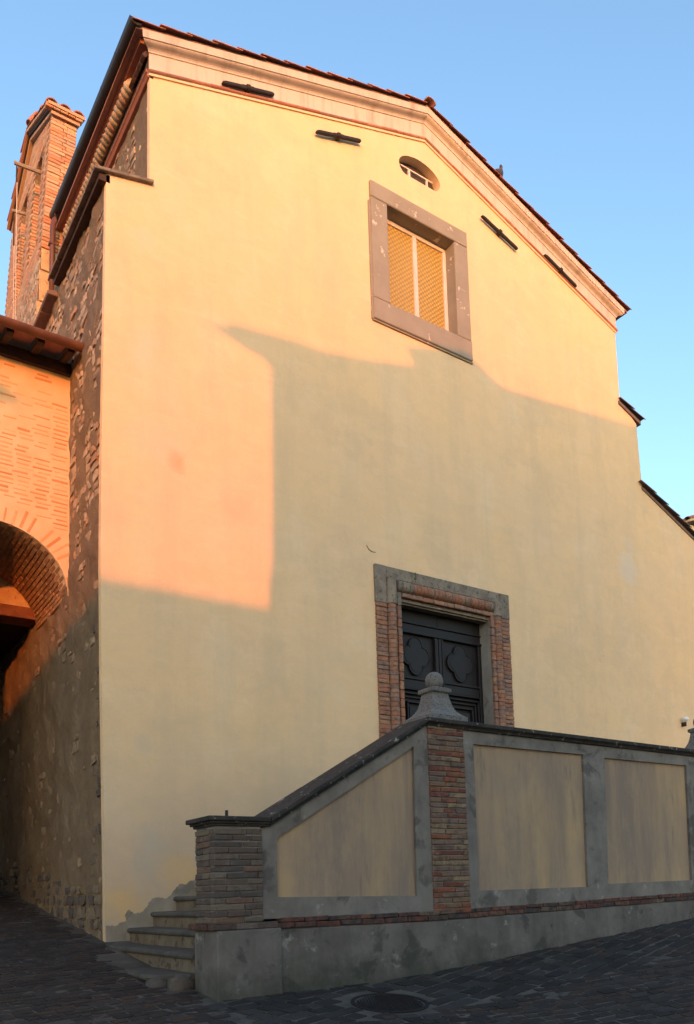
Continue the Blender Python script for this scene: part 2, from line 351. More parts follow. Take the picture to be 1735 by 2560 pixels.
def joined(name, items, mat, parent, kind_='brick'):
    """items: (dims, loc, rot, sc) merged into one stuff part"""
    V, F = [], []
    for dims, loc, rot, sc in items:
        me = pmesh(kind_, mat, random.randrange(5), dims)
        from mathutils import Euler
        m = Matrix.Translation(loc) @ Euler(rot).to_matrix().to_4x4() @ Matrix.Diagonal((*sc, 1))
        b = len(V); V += [m @ v.co for v in me.vertices]; F += [[b+i for i in p.vertices] for p in me.polygons]
    me = bpy.data.meshes.new(name); me.from_pydata(V, [], F); me.materials.append(MT[mat])
    if kind_ == 'stone':
        for p in me.polygons: p.use_smooth = True
    o = bpy.data.objects.new(name, me); COL.objects.link(o); place(o, parent); o['kind'] = 'stuff'; return o
U = random.uniform
def interp(x, t):
    if x <= t[0][0]: return t[0][1]
    for (a, b), (c, d) in zip(t, t[1:]):
        if x <= c: return b+(d-b)*(x-a)/(c-a)
    return t[-1][1]

# ================================================================== GROUND
def gz(x, y):
    yy = max(-13, min(y, 14))
    return -.477 + .13*yy + interp(x, [(4.7, 0), (5.4, .035), (6.1, .09), (9.9, .39), (14, .62), (20, .7)])
def grid(name, xs, ys, zf, mat):
    V = [(x, y, zf(x, y)) for y in ys for x in xs]; n = len(xs)
    F = [(j*n+i, j*n+i+1, (j+1)*n+i+1, (j+1)*n+i) for j in range(len(ys)-1) for i in range(n-1)]
    me = bpy.data.meshes.new(name); me.from_pydata(V, [], F); me.materials.append(MT[mat])
    for p in me.polygons: p.use_smooth = True
    o = bpy.data.objects.new(name, me); COL.objects.link(o); return o
def rng(a, b, s): return [a+s*i for i in range(int(round((b-a)/s))+1)]
gx = [-600, -200, -80, -40] + rng(-20, -4, 2) + rng(-3, 14, .25) + rng(16, 30, 2) + [50, 90, 250, 600]
gy = [-600, -200, -80, -40] + rng(-26, -14, 2) + rng(-13, 14, .25) + [20, 30, 60, 120, 300, 600]
ground = grid('ground', gx, gy, lambda x, y: gz(x, y)-.007 + .006*noise.noise((x*2, y*2, 0)), 'ground'); ground['kind'] = 'structure'

# ================================================================== CHURCH
church = thing('church', 'tall ochre plastered church front with a low gable, stone window and brick framed door', 'church', (8.4, 0, -.5))
def rake(x): return 11.03+(x-3.63)*.3298 if x < 8.38 else 12.597-(x-8.38)*.340
WIN = [(7.29, 9.0), (9.15, 9.0), (9.15, 11.2), (7.29, 11.2)]
DOOR = [(7.44, .4), (9.40, .4), (9.40, 4.5), (7.44, 4.5)]
OVAL = []
for k in range(48):
    t = 2*math.pi*k/48; OVAL.append((8.26+.435*math.cos(t), max(11.77, 11.93+.245*math.sin(t))))
OVAL = [p for i, p in enumerate(OVAL) if i == 0 or (abs(p[0]-OVAL[i-1][0])+abs(p[1]-OVAL[i-1][1])) > .012]
left_edge = [(3.055, -1.2), (3.05, 0), (3.035, 1.0), (3.01, 2.4), (2.992, 4), (3.0, 5.5), (3.03, 7.5), (3.055, 9.36)]
right_edge = [(13.15, 9.5), (13.63, 9.17), (13.68, 7.8), (15.4, 7.08), (19.5, 5.35), (19.5, -1.2)]
top = [(3.62, 9.42), (3.63, rake(3.63)+.2), (8.38, rake(8.38)+.2), (13.15, rake(13.15)+.2)]
coat = holes('facade_wall', left_edge+top+right_edge, [WIN, OVAL, DOOR], 0, .09, 'plaster', church, label='ochre plastered front wall with old repairs and stains')
core_l = [(3.12, -1.2), (3.12, 9.3)]
holes('wall_core', core_l+[(3.66, 9.3), (3.66, rake(3.66)+.1), (8.38, rake(8.38)+.1), (13.1, rake(13.1)+.1), (13.1, 9.3), (13.55, 9.1), (13.6, 7.7), (15.4, 6.95), (19.4, 5.25), (19.4, -1.2)],
      [[(7.27, 8.98), (9.17, 8.98), (9.17, 11.22), (7.27, 11.22)], [(8.26+(x-8.26)*1.001, z) for x, z in OVAL], [(7.42, .4), (9.42, .4), (9.42, 4.52), (7.42, 4.52)]], .09, .62, 'plaster', church)
# block painted near-black for the unlit nave behind the openings, and the body of the church
B('nave_interior', (6.0, 10.5, .64, 3.5, 0, 12.0), 'dark', church)
bm = bmesh.new(); prism_xz(bm, [(3.66, 8.8), (3.66, 11.1), (8.38, 12.66), (13.1, 11.05), (13.1, 8.8)], 3.6, 14); fin('nave_walls', bm, 'plaster', church)
B('nave_wall', (12.7, 13.1, .62, 14, 6, 11.0), 'plaster', church)
B('aisle_wall', (13.2, 19.4, .7, 14, -1, 5.2), 'plaster', church)

# ---- side wall of rubble
def rough_sheet(name, ys, zs, x, amp, mat, parent, fr=3.0):
    V = [(x - amp*(.5+noise.noise((y*fr, z*fr, 3.3))) - amp*.6*noise.noise((y*fr*3.1, z*fr*3.1, 1.3)), y, z) for z in zs for y in ys]; n = len(ys)
    F = [(j*n+i, (j+1)*n+i, (j+1)*n+i+1, j*n+i+1) for j in range(len(zs)-1) for i in range(n-1)]
    me = bpy.data.meshes.new(name); me.from_pydata(V, [], F); me.materials.append(MT[mat])
    for p in me.polygons: p.use_smooth = True
    o = bpy.data.objects.new(name, me); COL.objects.link(o); return place(o, parent)
side = rough_sheet('side_wall', rng(.085, 9.0, .07), rng(-1.2, 9.32, .07), 3.085, .045, 'mortar', church)
side['label'] = 'rough rubble side wall smeared with old mortar'
B('side_wall_core', (3.11, 3.6, .63, 9.1, -1.2, 9.2), 'mortar', church)
stones = []
z = -.6
while z < 9.2:
    hh = U(.08, .17); y = .1+U(0, .08)
    while y < 6.9:
        ww = U(.10, .30); zc = z+hh/2; yc = y+ww/2
        base = gz(3, yc)
        if zc > base-.05:
            up_ = zc > 4.4
            nz = noise.noise((yc*.9, zc*.9, 7.7))
            prob = .95+.4*nz if up_ else (.22+.4*nz)
            if zc-base < .5: prob = .95
            if yc < .55 and zc < 4.4: prob = max(prob, .55)
            if U(0, 1) < prob: stones.append((yc, zc, ww*.9, hh*.88))
        y += ww+U(.005, .03)
    z += hh+.012
def vis(s): return s[2]*s[3]/((s[0]+7)**2)*(1.6 if s[0] < 1.7 else 1)*(3 if s[1]-gz(3, s[0]) < .5 else 1)
stones.sort(key=vis, reverse=True)
for (yc, zc, ww, hh) in stones[:290]:
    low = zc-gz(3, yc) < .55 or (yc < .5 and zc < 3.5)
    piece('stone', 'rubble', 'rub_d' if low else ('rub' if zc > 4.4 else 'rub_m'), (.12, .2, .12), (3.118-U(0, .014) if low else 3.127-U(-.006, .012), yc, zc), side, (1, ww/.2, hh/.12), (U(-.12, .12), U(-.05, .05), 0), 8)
joined('small_stones', [((.12, .2, .12), (3.127-U(-.006, .012), yc, zc), (U(-.12, .12), 0, 0), (1, ww/.2, hh/.12)) for (yc, zc, ww, hh) in stones[290:] if zc > 4.4], 'rub_i', side, 'rubble')
joined('bedded_stones', [((.12, .2, .12), (3.131-U(-.006, .010), yc, zc), (U(-.12, .12), 0, 0), (1, ww/.2, hh/.12)) for (yc, zc, ww, hh) in stones[290:] if zc <= 4.4], 'rub_mi', side, 'rubble')
# upper storey flank
flank = rough_sheet('upper_flank_wall', rng(.085, 3.95, .08), rng(9.3, 11.1, .08), 3.66, .015, 'mortar', church)
fs = []
z = 9.4
while z < 10.95:
    hh = U(.08, .15); y = .6+U(0, .1)
    while y < 3.8:
        ww = U(.1, .26)
        if U(0, 1) < .6: fs.append((y+ww/2, z+hh/2, ww*.9, hh*.88))
        y += ww+.02
    z += hh+.012
for (yc, zc, ww, hh) in fs: piece('stone', 'rubble', 'rub', (.12, .2, .12), (3.708-U(-.012, .01), yc, zc), flank, (1, ww/.2, hh/.12), (U(-.1, .1), 0, 0), 8)

# ---- cornice along the gable and the eaves
def rake_sweep(name, prof, mat, xl=3.63, xr=13.15, sm=False):
    bm = bmesh.new(); rings = []
    for f in (lambda y: xl+y, lambda y: 8.38, lambda y: xr-y):
        rings.append([(f(y), y, (rake(f(y)) if f(y) >= 3 else 0)+dz) for y, dz in prof])
    sweep(bm, rings, True); return fin(name, bm, mat, church, sm)
def roll(y0, z0, z1, r, n=7):
    return [(y0-math.sin(math.pi*i/n)*r, z0+(z1-z0)*(1-math.cos(math.pi*i/n))/2) for i in range(n+1)]
strg = rake_sweep('string_course', [(-.001, -.035), (-.022, -.033), (-.022, 0.0), (-.001, 0.0)], 'plaster')
rake_sweep('frieze', [(-.001, .058), (-.018, .058), (-.018, .295), (-.001, .295)], 'pink')
rake_sweep('cornice', [(-.001, .297), (-.028, .297), (-.032, .305), (-.034, .318), (-.046, .336), (-.066, .348), (-.088, .356), (-.108, .366), (-.122, .378), (-.126, .385), (-.126, .392), (-.142, .394), (-.150, .50), (-.001, .50)], 'pink')
# terracotta roll bricks under the frieze, laid one after the other
def rollmesh(key, L_, r, mat, n=6):
    k = ('roll', key, L_, r, mat)
    if k not in CACHE:
        bm = bmesh.new(); sec = lambda x: [(x, -math.sin(math.pi*i/n)*r, -math.cos(math.pi*i/n)*r*.62) for i in range(n+1)]
        sweep(bm, [sec(-L_/2), sec(L_/2)], True); bmesh.ops.recalc_face_normals(bm, faces=bm.faces[:])
        me = bpy.data.meshes.new('roll'); bm.to_mesh(me); bm.free(); me.materials.append(MT[mat]); CACHE[k] = me
    return CACHE[k]
for sgn, x0, x1 in ((1, 3.6, 8.38), (-1, 8.38, 13.19)):
    n_ = 16; ang = math.atan(.3298) if sgn > 0 else -math.atan(.340)
    for i in range(n_):
        xa = x0+(x1-x0)*(i+.5)/n_; L_ = abs(x1-x0)/n_/math.cos(ang)
        o = bpy.data.objects.new('brick', rollmesh('s', .31, .046, 'tile_m')); COL.objects.link(o); o.location = (xa, U(-.004, .004), rake(xa)+.029+U(-.004, .004)); o.rotation_euler = (0, -ang, 0); o.scale = (L_/.31*.992, 1, 1); place(o, strg)
# side cornice in moulded brick, running back above the flank wall
def side_sweep(name, prof, mat, y0=.02, y1=3.95):
    bm = bmesh.new(); sweep(bm, [[(3.63+p, y, 11.03+dz) for p, dz in prof] for y in (y0, y1)], True); return fin(name, bm, mat, church)
side_sweep('flank_frieze', [(.05, .06), (-.012, .06), (-.012, .28), (.05, .28)], 'brick_red', .0)
side_sweep('flank_moulding', [(.05, -.05), (-.02, -.05), (-.045, -.02), (-.02, .0), (-.055, .02), (-.05, .05), (.05, .06)], 'tile_m', .0)
ec = side_sweep('eave_cornice', [(.05, .40), (-.13, .40), (-.13, .43), (-.15, .44), (-.15, .49), (.05, .49)], 'tile_m', .0)
y = .62
while y < 3.92:
    piece('brick', 'stone', 'rub', (.13, .12, .15), (3.575, y, 11.345), ec, (1, 1, 1), (.35, .75, .0), 6); y += .104
for k in range(5): piece('brick', 'brick', 'brick_red', (.06, .12, .16), (3.595, .06+.12*k, 11.335), ec, (1, 1, 1), (0, .55, 0), 5)

# ---- roof
bm = bmesh.new(); prism_xz(bm, [(3.40, rake(3.40)+.505), (8.38, rake(8.38)+.505), (13.4, rake(13.4)+.505), (13.4, rake(13.4)+.545), (8.38, rake(8.38)+.55), (3.40, rake(3.40)+.545)], -.13, 14)
roof = fin('roof', bm, 'tile_m', church)
for sgn, x0, x1 in ((1, 3.38, 8.3), (-1, 13.42, 8.46)):
    n_ = 13
    for row, yy in enumerate((-.125, .09, .30)):
        for i in range(n_):
            xa = x0+(x1-x0)*(i+.5)/n_; ang = math.atan(.3298) if sgn > 0 else math.atan(.340)
            piece('roof_tile', 'tile', 'tile_m', (.46, .085, 0), (xa, yy+U(-.008, .008), rake(xa)+.548+U(-.004, .01)), roof, (1, 1, .55), (U(-.05, .05), -ang+.05+U(-.012, .012), 0) if sgn > 0 else (U(-.05, .05), -ang+.05+U(-.012, .012), math.pi), 4)
for k in range(8): piece('ridge_tile', 'tile', 'tile_m', (.46, .11, 0), (8.38, -.0+.4*k, 13.13+U(0, .015)), roof, (1, 1, .7), (0, -.03, math.pi/2), 4)
# ---- gutter and downpipe on the flank
def gutter(name, p0, p1, r, mat, parent, n=10, endcaps=True):
    p0, p1 = Vector(p0), Vector(p1); d = (p1-p0).normalized(); a = d.cross(Vector((0, 0, 1))).normalized(); bm = bmesh.new()
    sec = lambda p: [p + a*math.cos(math.pi*i/n)*r - Vector((0, 0, 1))*math.sin(math.pi*i/n)*r for i in range(n+1)] + [p + a*math.cos(math.pi*i/n)*r*.93 - Vector((0, 0, 1))*math.sin(math.pi*i/n)*r*.93 for i in range(n, -1, -1)]
    sweep(bm, [sec(p0), sec(p1)], True)
    for p in (p0, p1):
        bm.faces.new([bm.verts.new(p + d*.004*(1 if p is p0 else -1) + a*math.cos(math.pi*i/n)*r*.95 - Vector((0, 0, 1))*math.sin(math.pi*i/n)*r*.95) for i in range(n+1)])
    o = fin(name, bm, mat, parent)
    k = 1
    L_ = (p1-p0).length
    while k*.62 < L_:
        q = p0+d*.62*k; b2 = bmesh.new(); s2 = lambda p: [p + a*math.cos(math.pi*i/n)*r*1.03 - Vector((0, 0, 1))*math.sin(math.pi*i/n)*r*1.03 for i in range(n+1)]
        sweep(b2, [s2(q), s2(q+d*.018)]); fin('gutter_seam', b2, mat, o); k += 1
    return o
gutter('gutter', (3.392, -.165, 11.56), (3.38, 3.95, 11.68), .088, 'gutter_dark', church)
bm = bmesh.new(); tube(bm, [(3.37, 3.78, 11.62), (3.33, 3.74, 11.45), (3.30, 3.72, 11.3), (3.285, 3.72, 9.72)], .045, 10); dp = fin('downpipe', bm, 'pipe', church, True)
for zc in (10.95, 10.32): B('pipe_bracket', (3.235, 3.335, 3.67, 3.77, zc, zc+.03), 'pipe', dp)
B('pipe_shoe', (3.2, 3.36, 3.62, 3.84, 9.62, 9.72), 'tile_m', church, .01)
# ---- shoulder ledges
def ledge(nm, x0, z0, x1, z1, y0, y1, n, mat, th=.045):
    for i in range(n):
        a, b = y0+(y1-y0)*i/n, y0+(y1-y0)*(i+1)/n-.006
        bm = bmesh.new(); dz = U(-.006, .006); prism_xz(bm, [(x0, z0+dz), (x0, z0+th+dz), (x1, z1+th+dz), (x1, z1+dz)], a, b); fin(nm, bev(bm, .006), mat, church)
ledge('ledge_slab', 2.89, 9.235, 3.66, 9.41, -.06, 2.27, 5, 'corner')
bm = bmesh.new(); prism_xz(bm, [(2.96, 9.16), (2.96, 9.24), (3.1, 9.27), (3.1, 9.16)], .0, 2.25); fin('ledge_shade_strip', bm, 'wood', church)  # dark strip standing in for the shaded underside of the ledge
for k in range(3):
    bm = bmesh.new(); y0 = 2.34+.46*k; zz = 9.06-.012*k; prism_xz(bm, [(2.9, zz), (2.9, zz+.06), (3.4, zz+.2), (3.4, zz)], y0, y0+.5); fin('ledge_tile', bev(bm, .012), 'tile_grey', church)
B('ledge_block', (3.1, 3.6, 2.27, 3.95, 9.0, 9.3), 'mortar', church)
# right shoulder and aisle verge tiles
bm = bmesh.new(); prism_xz(bm, [(13.1, 9.42), (13.1, 9.49), (13.74, 9.24), (13.74, 9.17)], -.03, .6); fin('shoulder_bed', bm, 'tile_grey', church)
for i, xa in enumerate((13.3, 13.62)): piece('roof_tile', 'tile', 'tile_grey', (.42, .085, 0), (xa, -.01, 9.455-.38*(xa-13.3)+.005), church, (1, 1, .6), (0, -.29, math.pi), 4)
bm = bmesh.new(); prism_xz(bm, [(13.66, 7.8), (13.66, 7.86), (19.6, 5.38), (19.6, 5.30)], -.02, 3); aisle = fin('aisle_roof', bm, 'tile_grey', church)
for i in range(14):
    xa = 13.78+.37*i
    piece('roof_tile', 'tile', 'tile_grey', (.46, .085, 0), (xa, -.03, 7.86-.4185*(xa-13.66)+.03), aisle, (1, 1, .6), (U(-.05, .05), -.345, math.pi), 4)

# ---- iron wall anchors
def anchor(x0, z0, x1, z1):
    x0, z0, x1, z1 = [v*.994 for v in (x0, z0, x1, z1)]
    cx, cz = (x0+x1)/2, (z0+z1)/2; L_ = math.hypot(x1-x0, z1-z0); a = math.atan2(z1-z0, x1-x0)
    bm = bmesh.new(); h = .026
    pts = [(-L_/2, -.02), (-L_/2+.03, -h), (L_/2-.02, -h), (L_/2, -.01), (L_/2-.01, h*.6), (L_/2-.05, h), (-L_/2+.08, h), (-L_/2+.02, h*.4)]
    rot = lambda p: (cx+p[0]*math.cos(a)-p[1]*math.sin(a), cz+p[0]*math.sin(a)+p[1]*math.cos(a))
    prism_xz(bm, [rot(p) for p in pts], -.085, -.035); o = fin('wall_anchor', bev(bm, .008), 'iron', church)
    bm = bmesh.new(); prism_xz(bm, [rot(p) for p in ((-.035, -.034), (.035, -.034), (.035, .036), (-.035, .036))], -.105, -.002); fin('collar', bev(bm, .01), 'iron', o)
    bm = bmesh.new(); prism_xz(bm, [rot(p) for p in ((-.10, h), (.11, h), (.10, h+.009), (-.09, h+.009))], -.075, -.035); fin('wedge', bm, 'iron', o)
anchor(4.672, 11.525, 5.52, 11.813); anchor(6.222, 11.602, 7.071, 11.89); anchor(9.626, 11.828, 10.497, 11.561); anchor(11.196, 11.785, 12.06, 11.485)

# ---- stone window
q = .9945
win = B('window', (7.515, 8.915, .185, .225, 11.037*q-.075, 11.037*q-.002), 'white', church, .006); win['label'] = 'square stone framed window with amber honeycomb panes'
B('lintel', (7.235*q, 9.265*q, -.055, .26, 11.04*q, 11.325*q), 'stone', win, .012)
B('jamb', (7.235*q, 7.555*q, -.052, .26, 9.31*q, 11.037*q), 'stone', win, .012); B('jamb', (8.965*q, 9.268*q, -.052, .26, 9.31*q, 11.037*q), 'stone', win, .012)
B('sill', (7.23*q, 9.275*q, -.058, .26, 8.95*q, 9.307*q), 'stone', win, .012)
B('sill_moulding', (7.215*q, 9.29*q, -.03, 0.0, 8.925*q, 8.948*q), 'stone', win); B('edge_moulding', (7.2*q, 7.233*q, -.03, 0.0, 8.95*q, 10.9), 'stone', win)
zt, zb = 11.037*q, 9.306*q
for x0, x1 in ((7.515, 7.575), (8.195, 8.275), (8.845, 8.912)):
    B('sash_bar', (x0, x1, .178, .228, zb+.003, zt-.077), 'white', win, .006)
for x0, x1 in ((8.205, 8.232), (8.238, 8.265)): B('sash_bead', (x0, x1, .17, .178, zb+.003, zt-.08), 'white', win)
B('pane', (7.575, 8.195, .212, .22, zb+.01, zt-.078), 'amber', win); B('pane', (8.275, 8.845, .212, .22, zb+.01, zt-.078), 'amber', win)
# ---- small oval light
ocu = B('oval_window', (7.7, 8.8, .16, .18, 11.6, 12.3), 'glass', church)
for x0, x1, z0, z1 in ((8.115, 8.155, 11.80, 12.04), (8.50, 8.53, 11.80, 12.04)): B('glazing_bar', (x0, x1, .125, .158, z0, z1), 'white', ocu)
B('glazing_bar', (7.8, 8.7, .13, .158, 12.04, 12.065), 'white', ocu); B('glazing_bar', (7.8, 8.7, .13, .158, 11.772, 11.80), 'white', ocu)

# ---- door frame in moulded brick
frame = B('door_frame', (8.42-.992, 8.42+.992, -.004, .12, 4.47, 4.713), 'corner', church); frame['label'] = 'moulded brick door frame with grey corner stones'
def vroll(L_, r, mat, n=8):
    k = ('vroll', L_, r, mat)
    if k not in CACHE:
        bm = bmesh.new(); sec = lambda z: [(-math.cos(math.pi*i/n)*r, -math.sin(math.pi*i/n)*r*1.15, z) for i in range(n+1)]
        e = .007; sec2 = lambda z: [(x*.94, y_*.94, z) for x, y_, z in sec(z)]
        sweep(bm, [sec2(-L_/2), sec(-L_/2+e), sec(L_/2-e), sec2(L_/2)], True); bmesh.ops.recalc_face_normals(bm, faces=bm.faces[:])
        me = bpy.data.meshes.new('roll'); bm.to_mesh(me); bm.free(); me.materials.append(MT[mat]); CACHE[k] = me
    return CACHE[k]
def rollpiece(name, L_, r, mat, loc, rot=(0, 0, 0)):
    o = bpy.data.objects.new(name, vroll(L_, r, mat)); COL.objects.link(o); o.location = loc; o.rotation_euler = rot; return place(o, frame)
def cx(s, d): return 8.42+s*d
for s in (-1, 1):
    ztop = 4.31 if s < 0 else 4.47
    def col(d0, d1, y0, z0, z1, nm='core', mat='corner'):
        a, b = sorted((cx(s, d0), cx(s, d1))); B(nm, (a, b, y0, .12, z0, z1), mat, frame)
    col(1.175, 1.36, -.02, .92, ztop); col(.995, 1.175, -.005, .92, ztop); col(.925, .995, -.035, .92, ztop)
    z = ztop
    while z > 1.7:
        h = .069
        zc = z-h/2
        piece('brick', 'brick', 'brick_door', (.19, .08, .066), (cx(s, 1.272), -.002+U(-.006, .004), zc), frame, (1, 1, 1), (0, U(-.012, .012), U(-.03, .03)))
        rollpiece('brick', .066, .076, 'brick_door', (cx(s, 1.085)+U(-.004, .004), -.02, zc), (0, 0, U(-.1, .1)))
        if int((ztop-z)/h) % 2 == 0: piece('brick', 'brick', 'brick_door', (.075, .08, .134), (cx(s, .957), -.035+U(-.004, .004), z-h), frame)
        z -= h
    # stone corners carrying the same mouldings
    B('corner_stone', (*sorted((cx(s, 1.172), cx(s, 1.375))), -.045, .12, ztop+.003, 4.9), 'corner', frame, .008)
    rollpiece('corner_roll', 4.70-ztop, .09, 'corner', (cx(s, 1.085), -.02, (ztop+4.70)/2+.0))
    B('corner_fillet', (*sorted((cx(s, .915), cx(s, .993))), -.07, .12, ztop+.003, 4.52), 'corner', frame, .006)
    B('corner_back', (*sorted((cx(s, .993), cx(s, 1.172))), -.003, .12, ztop, 4.72), 'corner', frame)
    B('reveal', (*sorted((cx(s, .917), cx(s, 1.0))), -.02, .40, .92, 4.45), 'jamb', frame)
B('lintel_band', (cx(-1, 1.17), cx(1, 1.17), -.04, .12, 4.715, 4.9), 'corner', frame, .008)
x = cx(-1, .985)
while x < cx(1, .95):
    rollpiece('brick', .066, .09, 'corner' if x < cx(-1, .72) or x > cx(1, .86) else 'brick_door', (x+.035, -.02+U(-.004, .004), 4.618), (0, math.pi/2, 0)); x += .0695
x = cx(-1, .90)
while x < cx(1, .85):
    piece('brick', 'brick', 'brick_door', (.20, .08, .07), (x+.1, -.035+U(-.004, .004), 4.488), frame); x += .206
B('soffit', (cx(-1, .915), cx(1, .915), -.01, .40, 4.40, 4.448), 'corner', frame); B('soffit_moulding', (cx(-1, .91), cx(1, .91), .03, .07, 4.375, 4.40), 'corner', frame)
# ---- dark panelled double door
door = B('door', (7.5, 9.34, .255, .30, .93, 4.41), 'door', church); door['label'] = 'black wooden double door with quatrefoil panels'
B('transom_board', (7.5, 8.417, .225, .255, 4.19, 4.40), 'door', door); B('transom_board', (8.423, 9.34, .225, .255, 4.19, 4.40), 'door', door)
for z0, z1, yy in ((4.165, 4.19, .195), (4.045, 4.165, .222), (4.005, 4.045, .185)): B('transom_rail', (7.5, 9.34, yy, .256, z0, z1), 'door', door, .006)
for s in (-1, 1):
    leaf = door
    a, b = (7.51, 8.412) if s < 0 else (8.428, 9.33)
    def D(nm, x0, x1, y0, y1, z0, z1, bv=.005): return B(nm, (x0, x1, y0, y1, z0, z1), 'door', leaf, bv)
    for x0, x1, yy in ((a, a+.05, .20), (a+.053, a+.075, .185), (b-.05, b, .20), (b-.075, b-.053, .185)): D('stile', x0, x1, yy, .256, .95, 4.0)
    for z0, z1, yy in ((3.27, 3.305, .185), (3.13, 3.267, .21), (3.10, 3.127, .19), (.95, 1.2, .21)): D('rail', a+.078, b-.078, yy, .256, z0, z1)
    cxm, czm = (a+b)/2, 3.655; d, r = .135, .135; pts = []
    for k in range(4):
        for t in range(-94, 95, 12):
            an = R(90*k+t); pts.append((cxm+d*math.cos(R(90*k))+r*math.cos(an), czm+d*math.sin(R(90*k))*1.12+r*math.sin(an)*1.12))
    bm = bmesh.new(); prism_xz(bm, pts, .222, .257); fin('quatrefoil', bm, 'door', leaf)
    bm = bmesh.new(); prism_xz(bm, [(cxm+(x-cxm)*.82, czm+(z-czm)*.84) for x, z in pts], .216, .224); fin('quatrefoil_field', bm, 'door', leaf)
    bm = bmesh.new(); tube(bm, [(x, .221, z) for x, z in pts+pts[:2]], .009, 6); fin('quatrefoil_rim', bm, 'door', leaf, True)  # rim added to catch a highlight all round the outline
    for (px, pz) in ((a+.12, 3.94), (b-.12, 3.94), (a+.12, 3.36), (b-.12, 3.36)): D('stud', px-.012, px+.012, .243, .256, pz-.012, pz+.012, .004)
    for i, (in_, yy) in enumerate(((.09, .195), (.15, .21), (.23, .19))):
        zt_, zb_ = 3.06-in_+.09, 1.22+in_-.09; w = .028
        D('bolection', a+in_, b-in_, yy, .256, zt_-w, zt_); D('bolection', a+in_, b-in_, yy, .256, zb_, zb_+w)
        D('bolection', a+in_, a+in_+w, yy, .256, zb_+w+.002, zt_-w-.002); D('bolection', b-in_-w, b-in_, yy, .256, zb_+w+.002, zt_-w-.002)
    D('raised_field', a+.29, b-.29, .215, .256, 1.45, 2.84)
# ---- cement patches where the plaster fell off beside the steps
def ragged(pts, amp, seed, n=10):
    out = []; rs = random.Random(seed)
    for (a, b), (c, d) in zip(pts, pts[1:]):
        for k in range(n):
            t = k/n; out.append((a+(c-a)*t+rs.uniform(-amp, amp), b+(d-b)*t+rs.uniform(-amp, amp)))
    return out
upper = ragged([(3.065, -.295), (3.181, -.301), (3.238, -.262), (3.304, -.255), (3.285, -.17), (3.328, -.125), (3.385, -.17), (3.468, -.164), (3.526, -.118), (3.566, -.072), (3.615, .003), (3.69, .015), (3.79, -.003), (3.841, .025), (3.903, .111), (3.97, .178), (4.032, .157), (4.1, .205), (4.18, .22), (4.4, .42), (4.7, .62), (5.0, .8), (5.3, 1.0), (6.5, 1.05), (7.0, 1.05)], .008, 3, 5)
holes('cement_patch', upper+[(7.0, .8), (5.4, .6), (3.07, -.9)], [], -.012, -.0005, 'patch', church, label='grey cement repair where the plaster fell away along the steps')
# ---- plaster crack
bm = bmesh.new(); tube(bm, [(6.93, -.002, 5.17), (6.97, -.002, 5.11), (7.03, -.002, 5.085), (7.1, -.002, 5.09)], [.004, .006, .006, .003], 5); fin('plaster_crack', bm, 'dark', church)

# ================================================================== BELL GABLE
bell = thing('bell_gable', 'narrow sunlit brick bell gable with two arched openings and a tiled top', 'bell tower', (3.4, 4, 9.2))
def bxl(z): return 3.335-.06*(13.7-z)
def bmap(a, b, y): return (bxl(b)+.012+(y)*.40, a, b)       # a = depth, b = height, y = 0..1 across the thickness
def arch(y0, y1, z0, zs, n=8):
    c, r = (y0+y1)/2, (y1-y0)/2
    return [(y0, z0), (y1, z0)] + [(c+r*math.cos(math.pi*k/n), zs+r*1.1*math.sin(math.pi*k/n)) for k in range(n+1)]
holes('wall', [(3.99, 9.2), (3.99, 13.6), (5.5, 14.35), (7.0, 13.6), (7.0, 9.2)], [arch(4.55, 5.12, 11.5, 13.1), arch(5.72, 6.29, 11.4, 13.2)], 0, 1, 'mortar', bell, bmap)
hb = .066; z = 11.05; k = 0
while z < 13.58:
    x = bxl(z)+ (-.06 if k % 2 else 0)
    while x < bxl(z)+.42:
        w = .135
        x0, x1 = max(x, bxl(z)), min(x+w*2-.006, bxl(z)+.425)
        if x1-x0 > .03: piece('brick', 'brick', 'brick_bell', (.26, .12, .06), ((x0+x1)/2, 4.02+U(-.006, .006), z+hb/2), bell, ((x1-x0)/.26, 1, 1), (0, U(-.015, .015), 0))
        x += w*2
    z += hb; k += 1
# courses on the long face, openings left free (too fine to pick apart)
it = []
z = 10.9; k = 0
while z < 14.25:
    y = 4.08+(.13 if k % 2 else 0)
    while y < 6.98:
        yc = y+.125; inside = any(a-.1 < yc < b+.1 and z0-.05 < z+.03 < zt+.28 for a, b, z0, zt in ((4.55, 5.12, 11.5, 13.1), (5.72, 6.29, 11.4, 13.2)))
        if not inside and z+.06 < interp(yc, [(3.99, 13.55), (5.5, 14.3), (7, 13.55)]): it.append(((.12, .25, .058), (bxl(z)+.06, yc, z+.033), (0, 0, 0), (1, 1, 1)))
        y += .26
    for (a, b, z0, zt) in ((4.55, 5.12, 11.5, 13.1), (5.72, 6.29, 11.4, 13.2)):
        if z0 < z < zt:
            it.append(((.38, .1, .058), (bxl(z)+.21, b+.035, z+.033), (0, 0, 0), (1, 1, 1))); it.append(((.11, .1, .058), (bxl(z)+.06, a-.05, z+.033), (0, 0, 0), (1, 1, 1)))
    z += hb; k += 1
joined('brick_courses', it, 'brick_bell_i', bell)
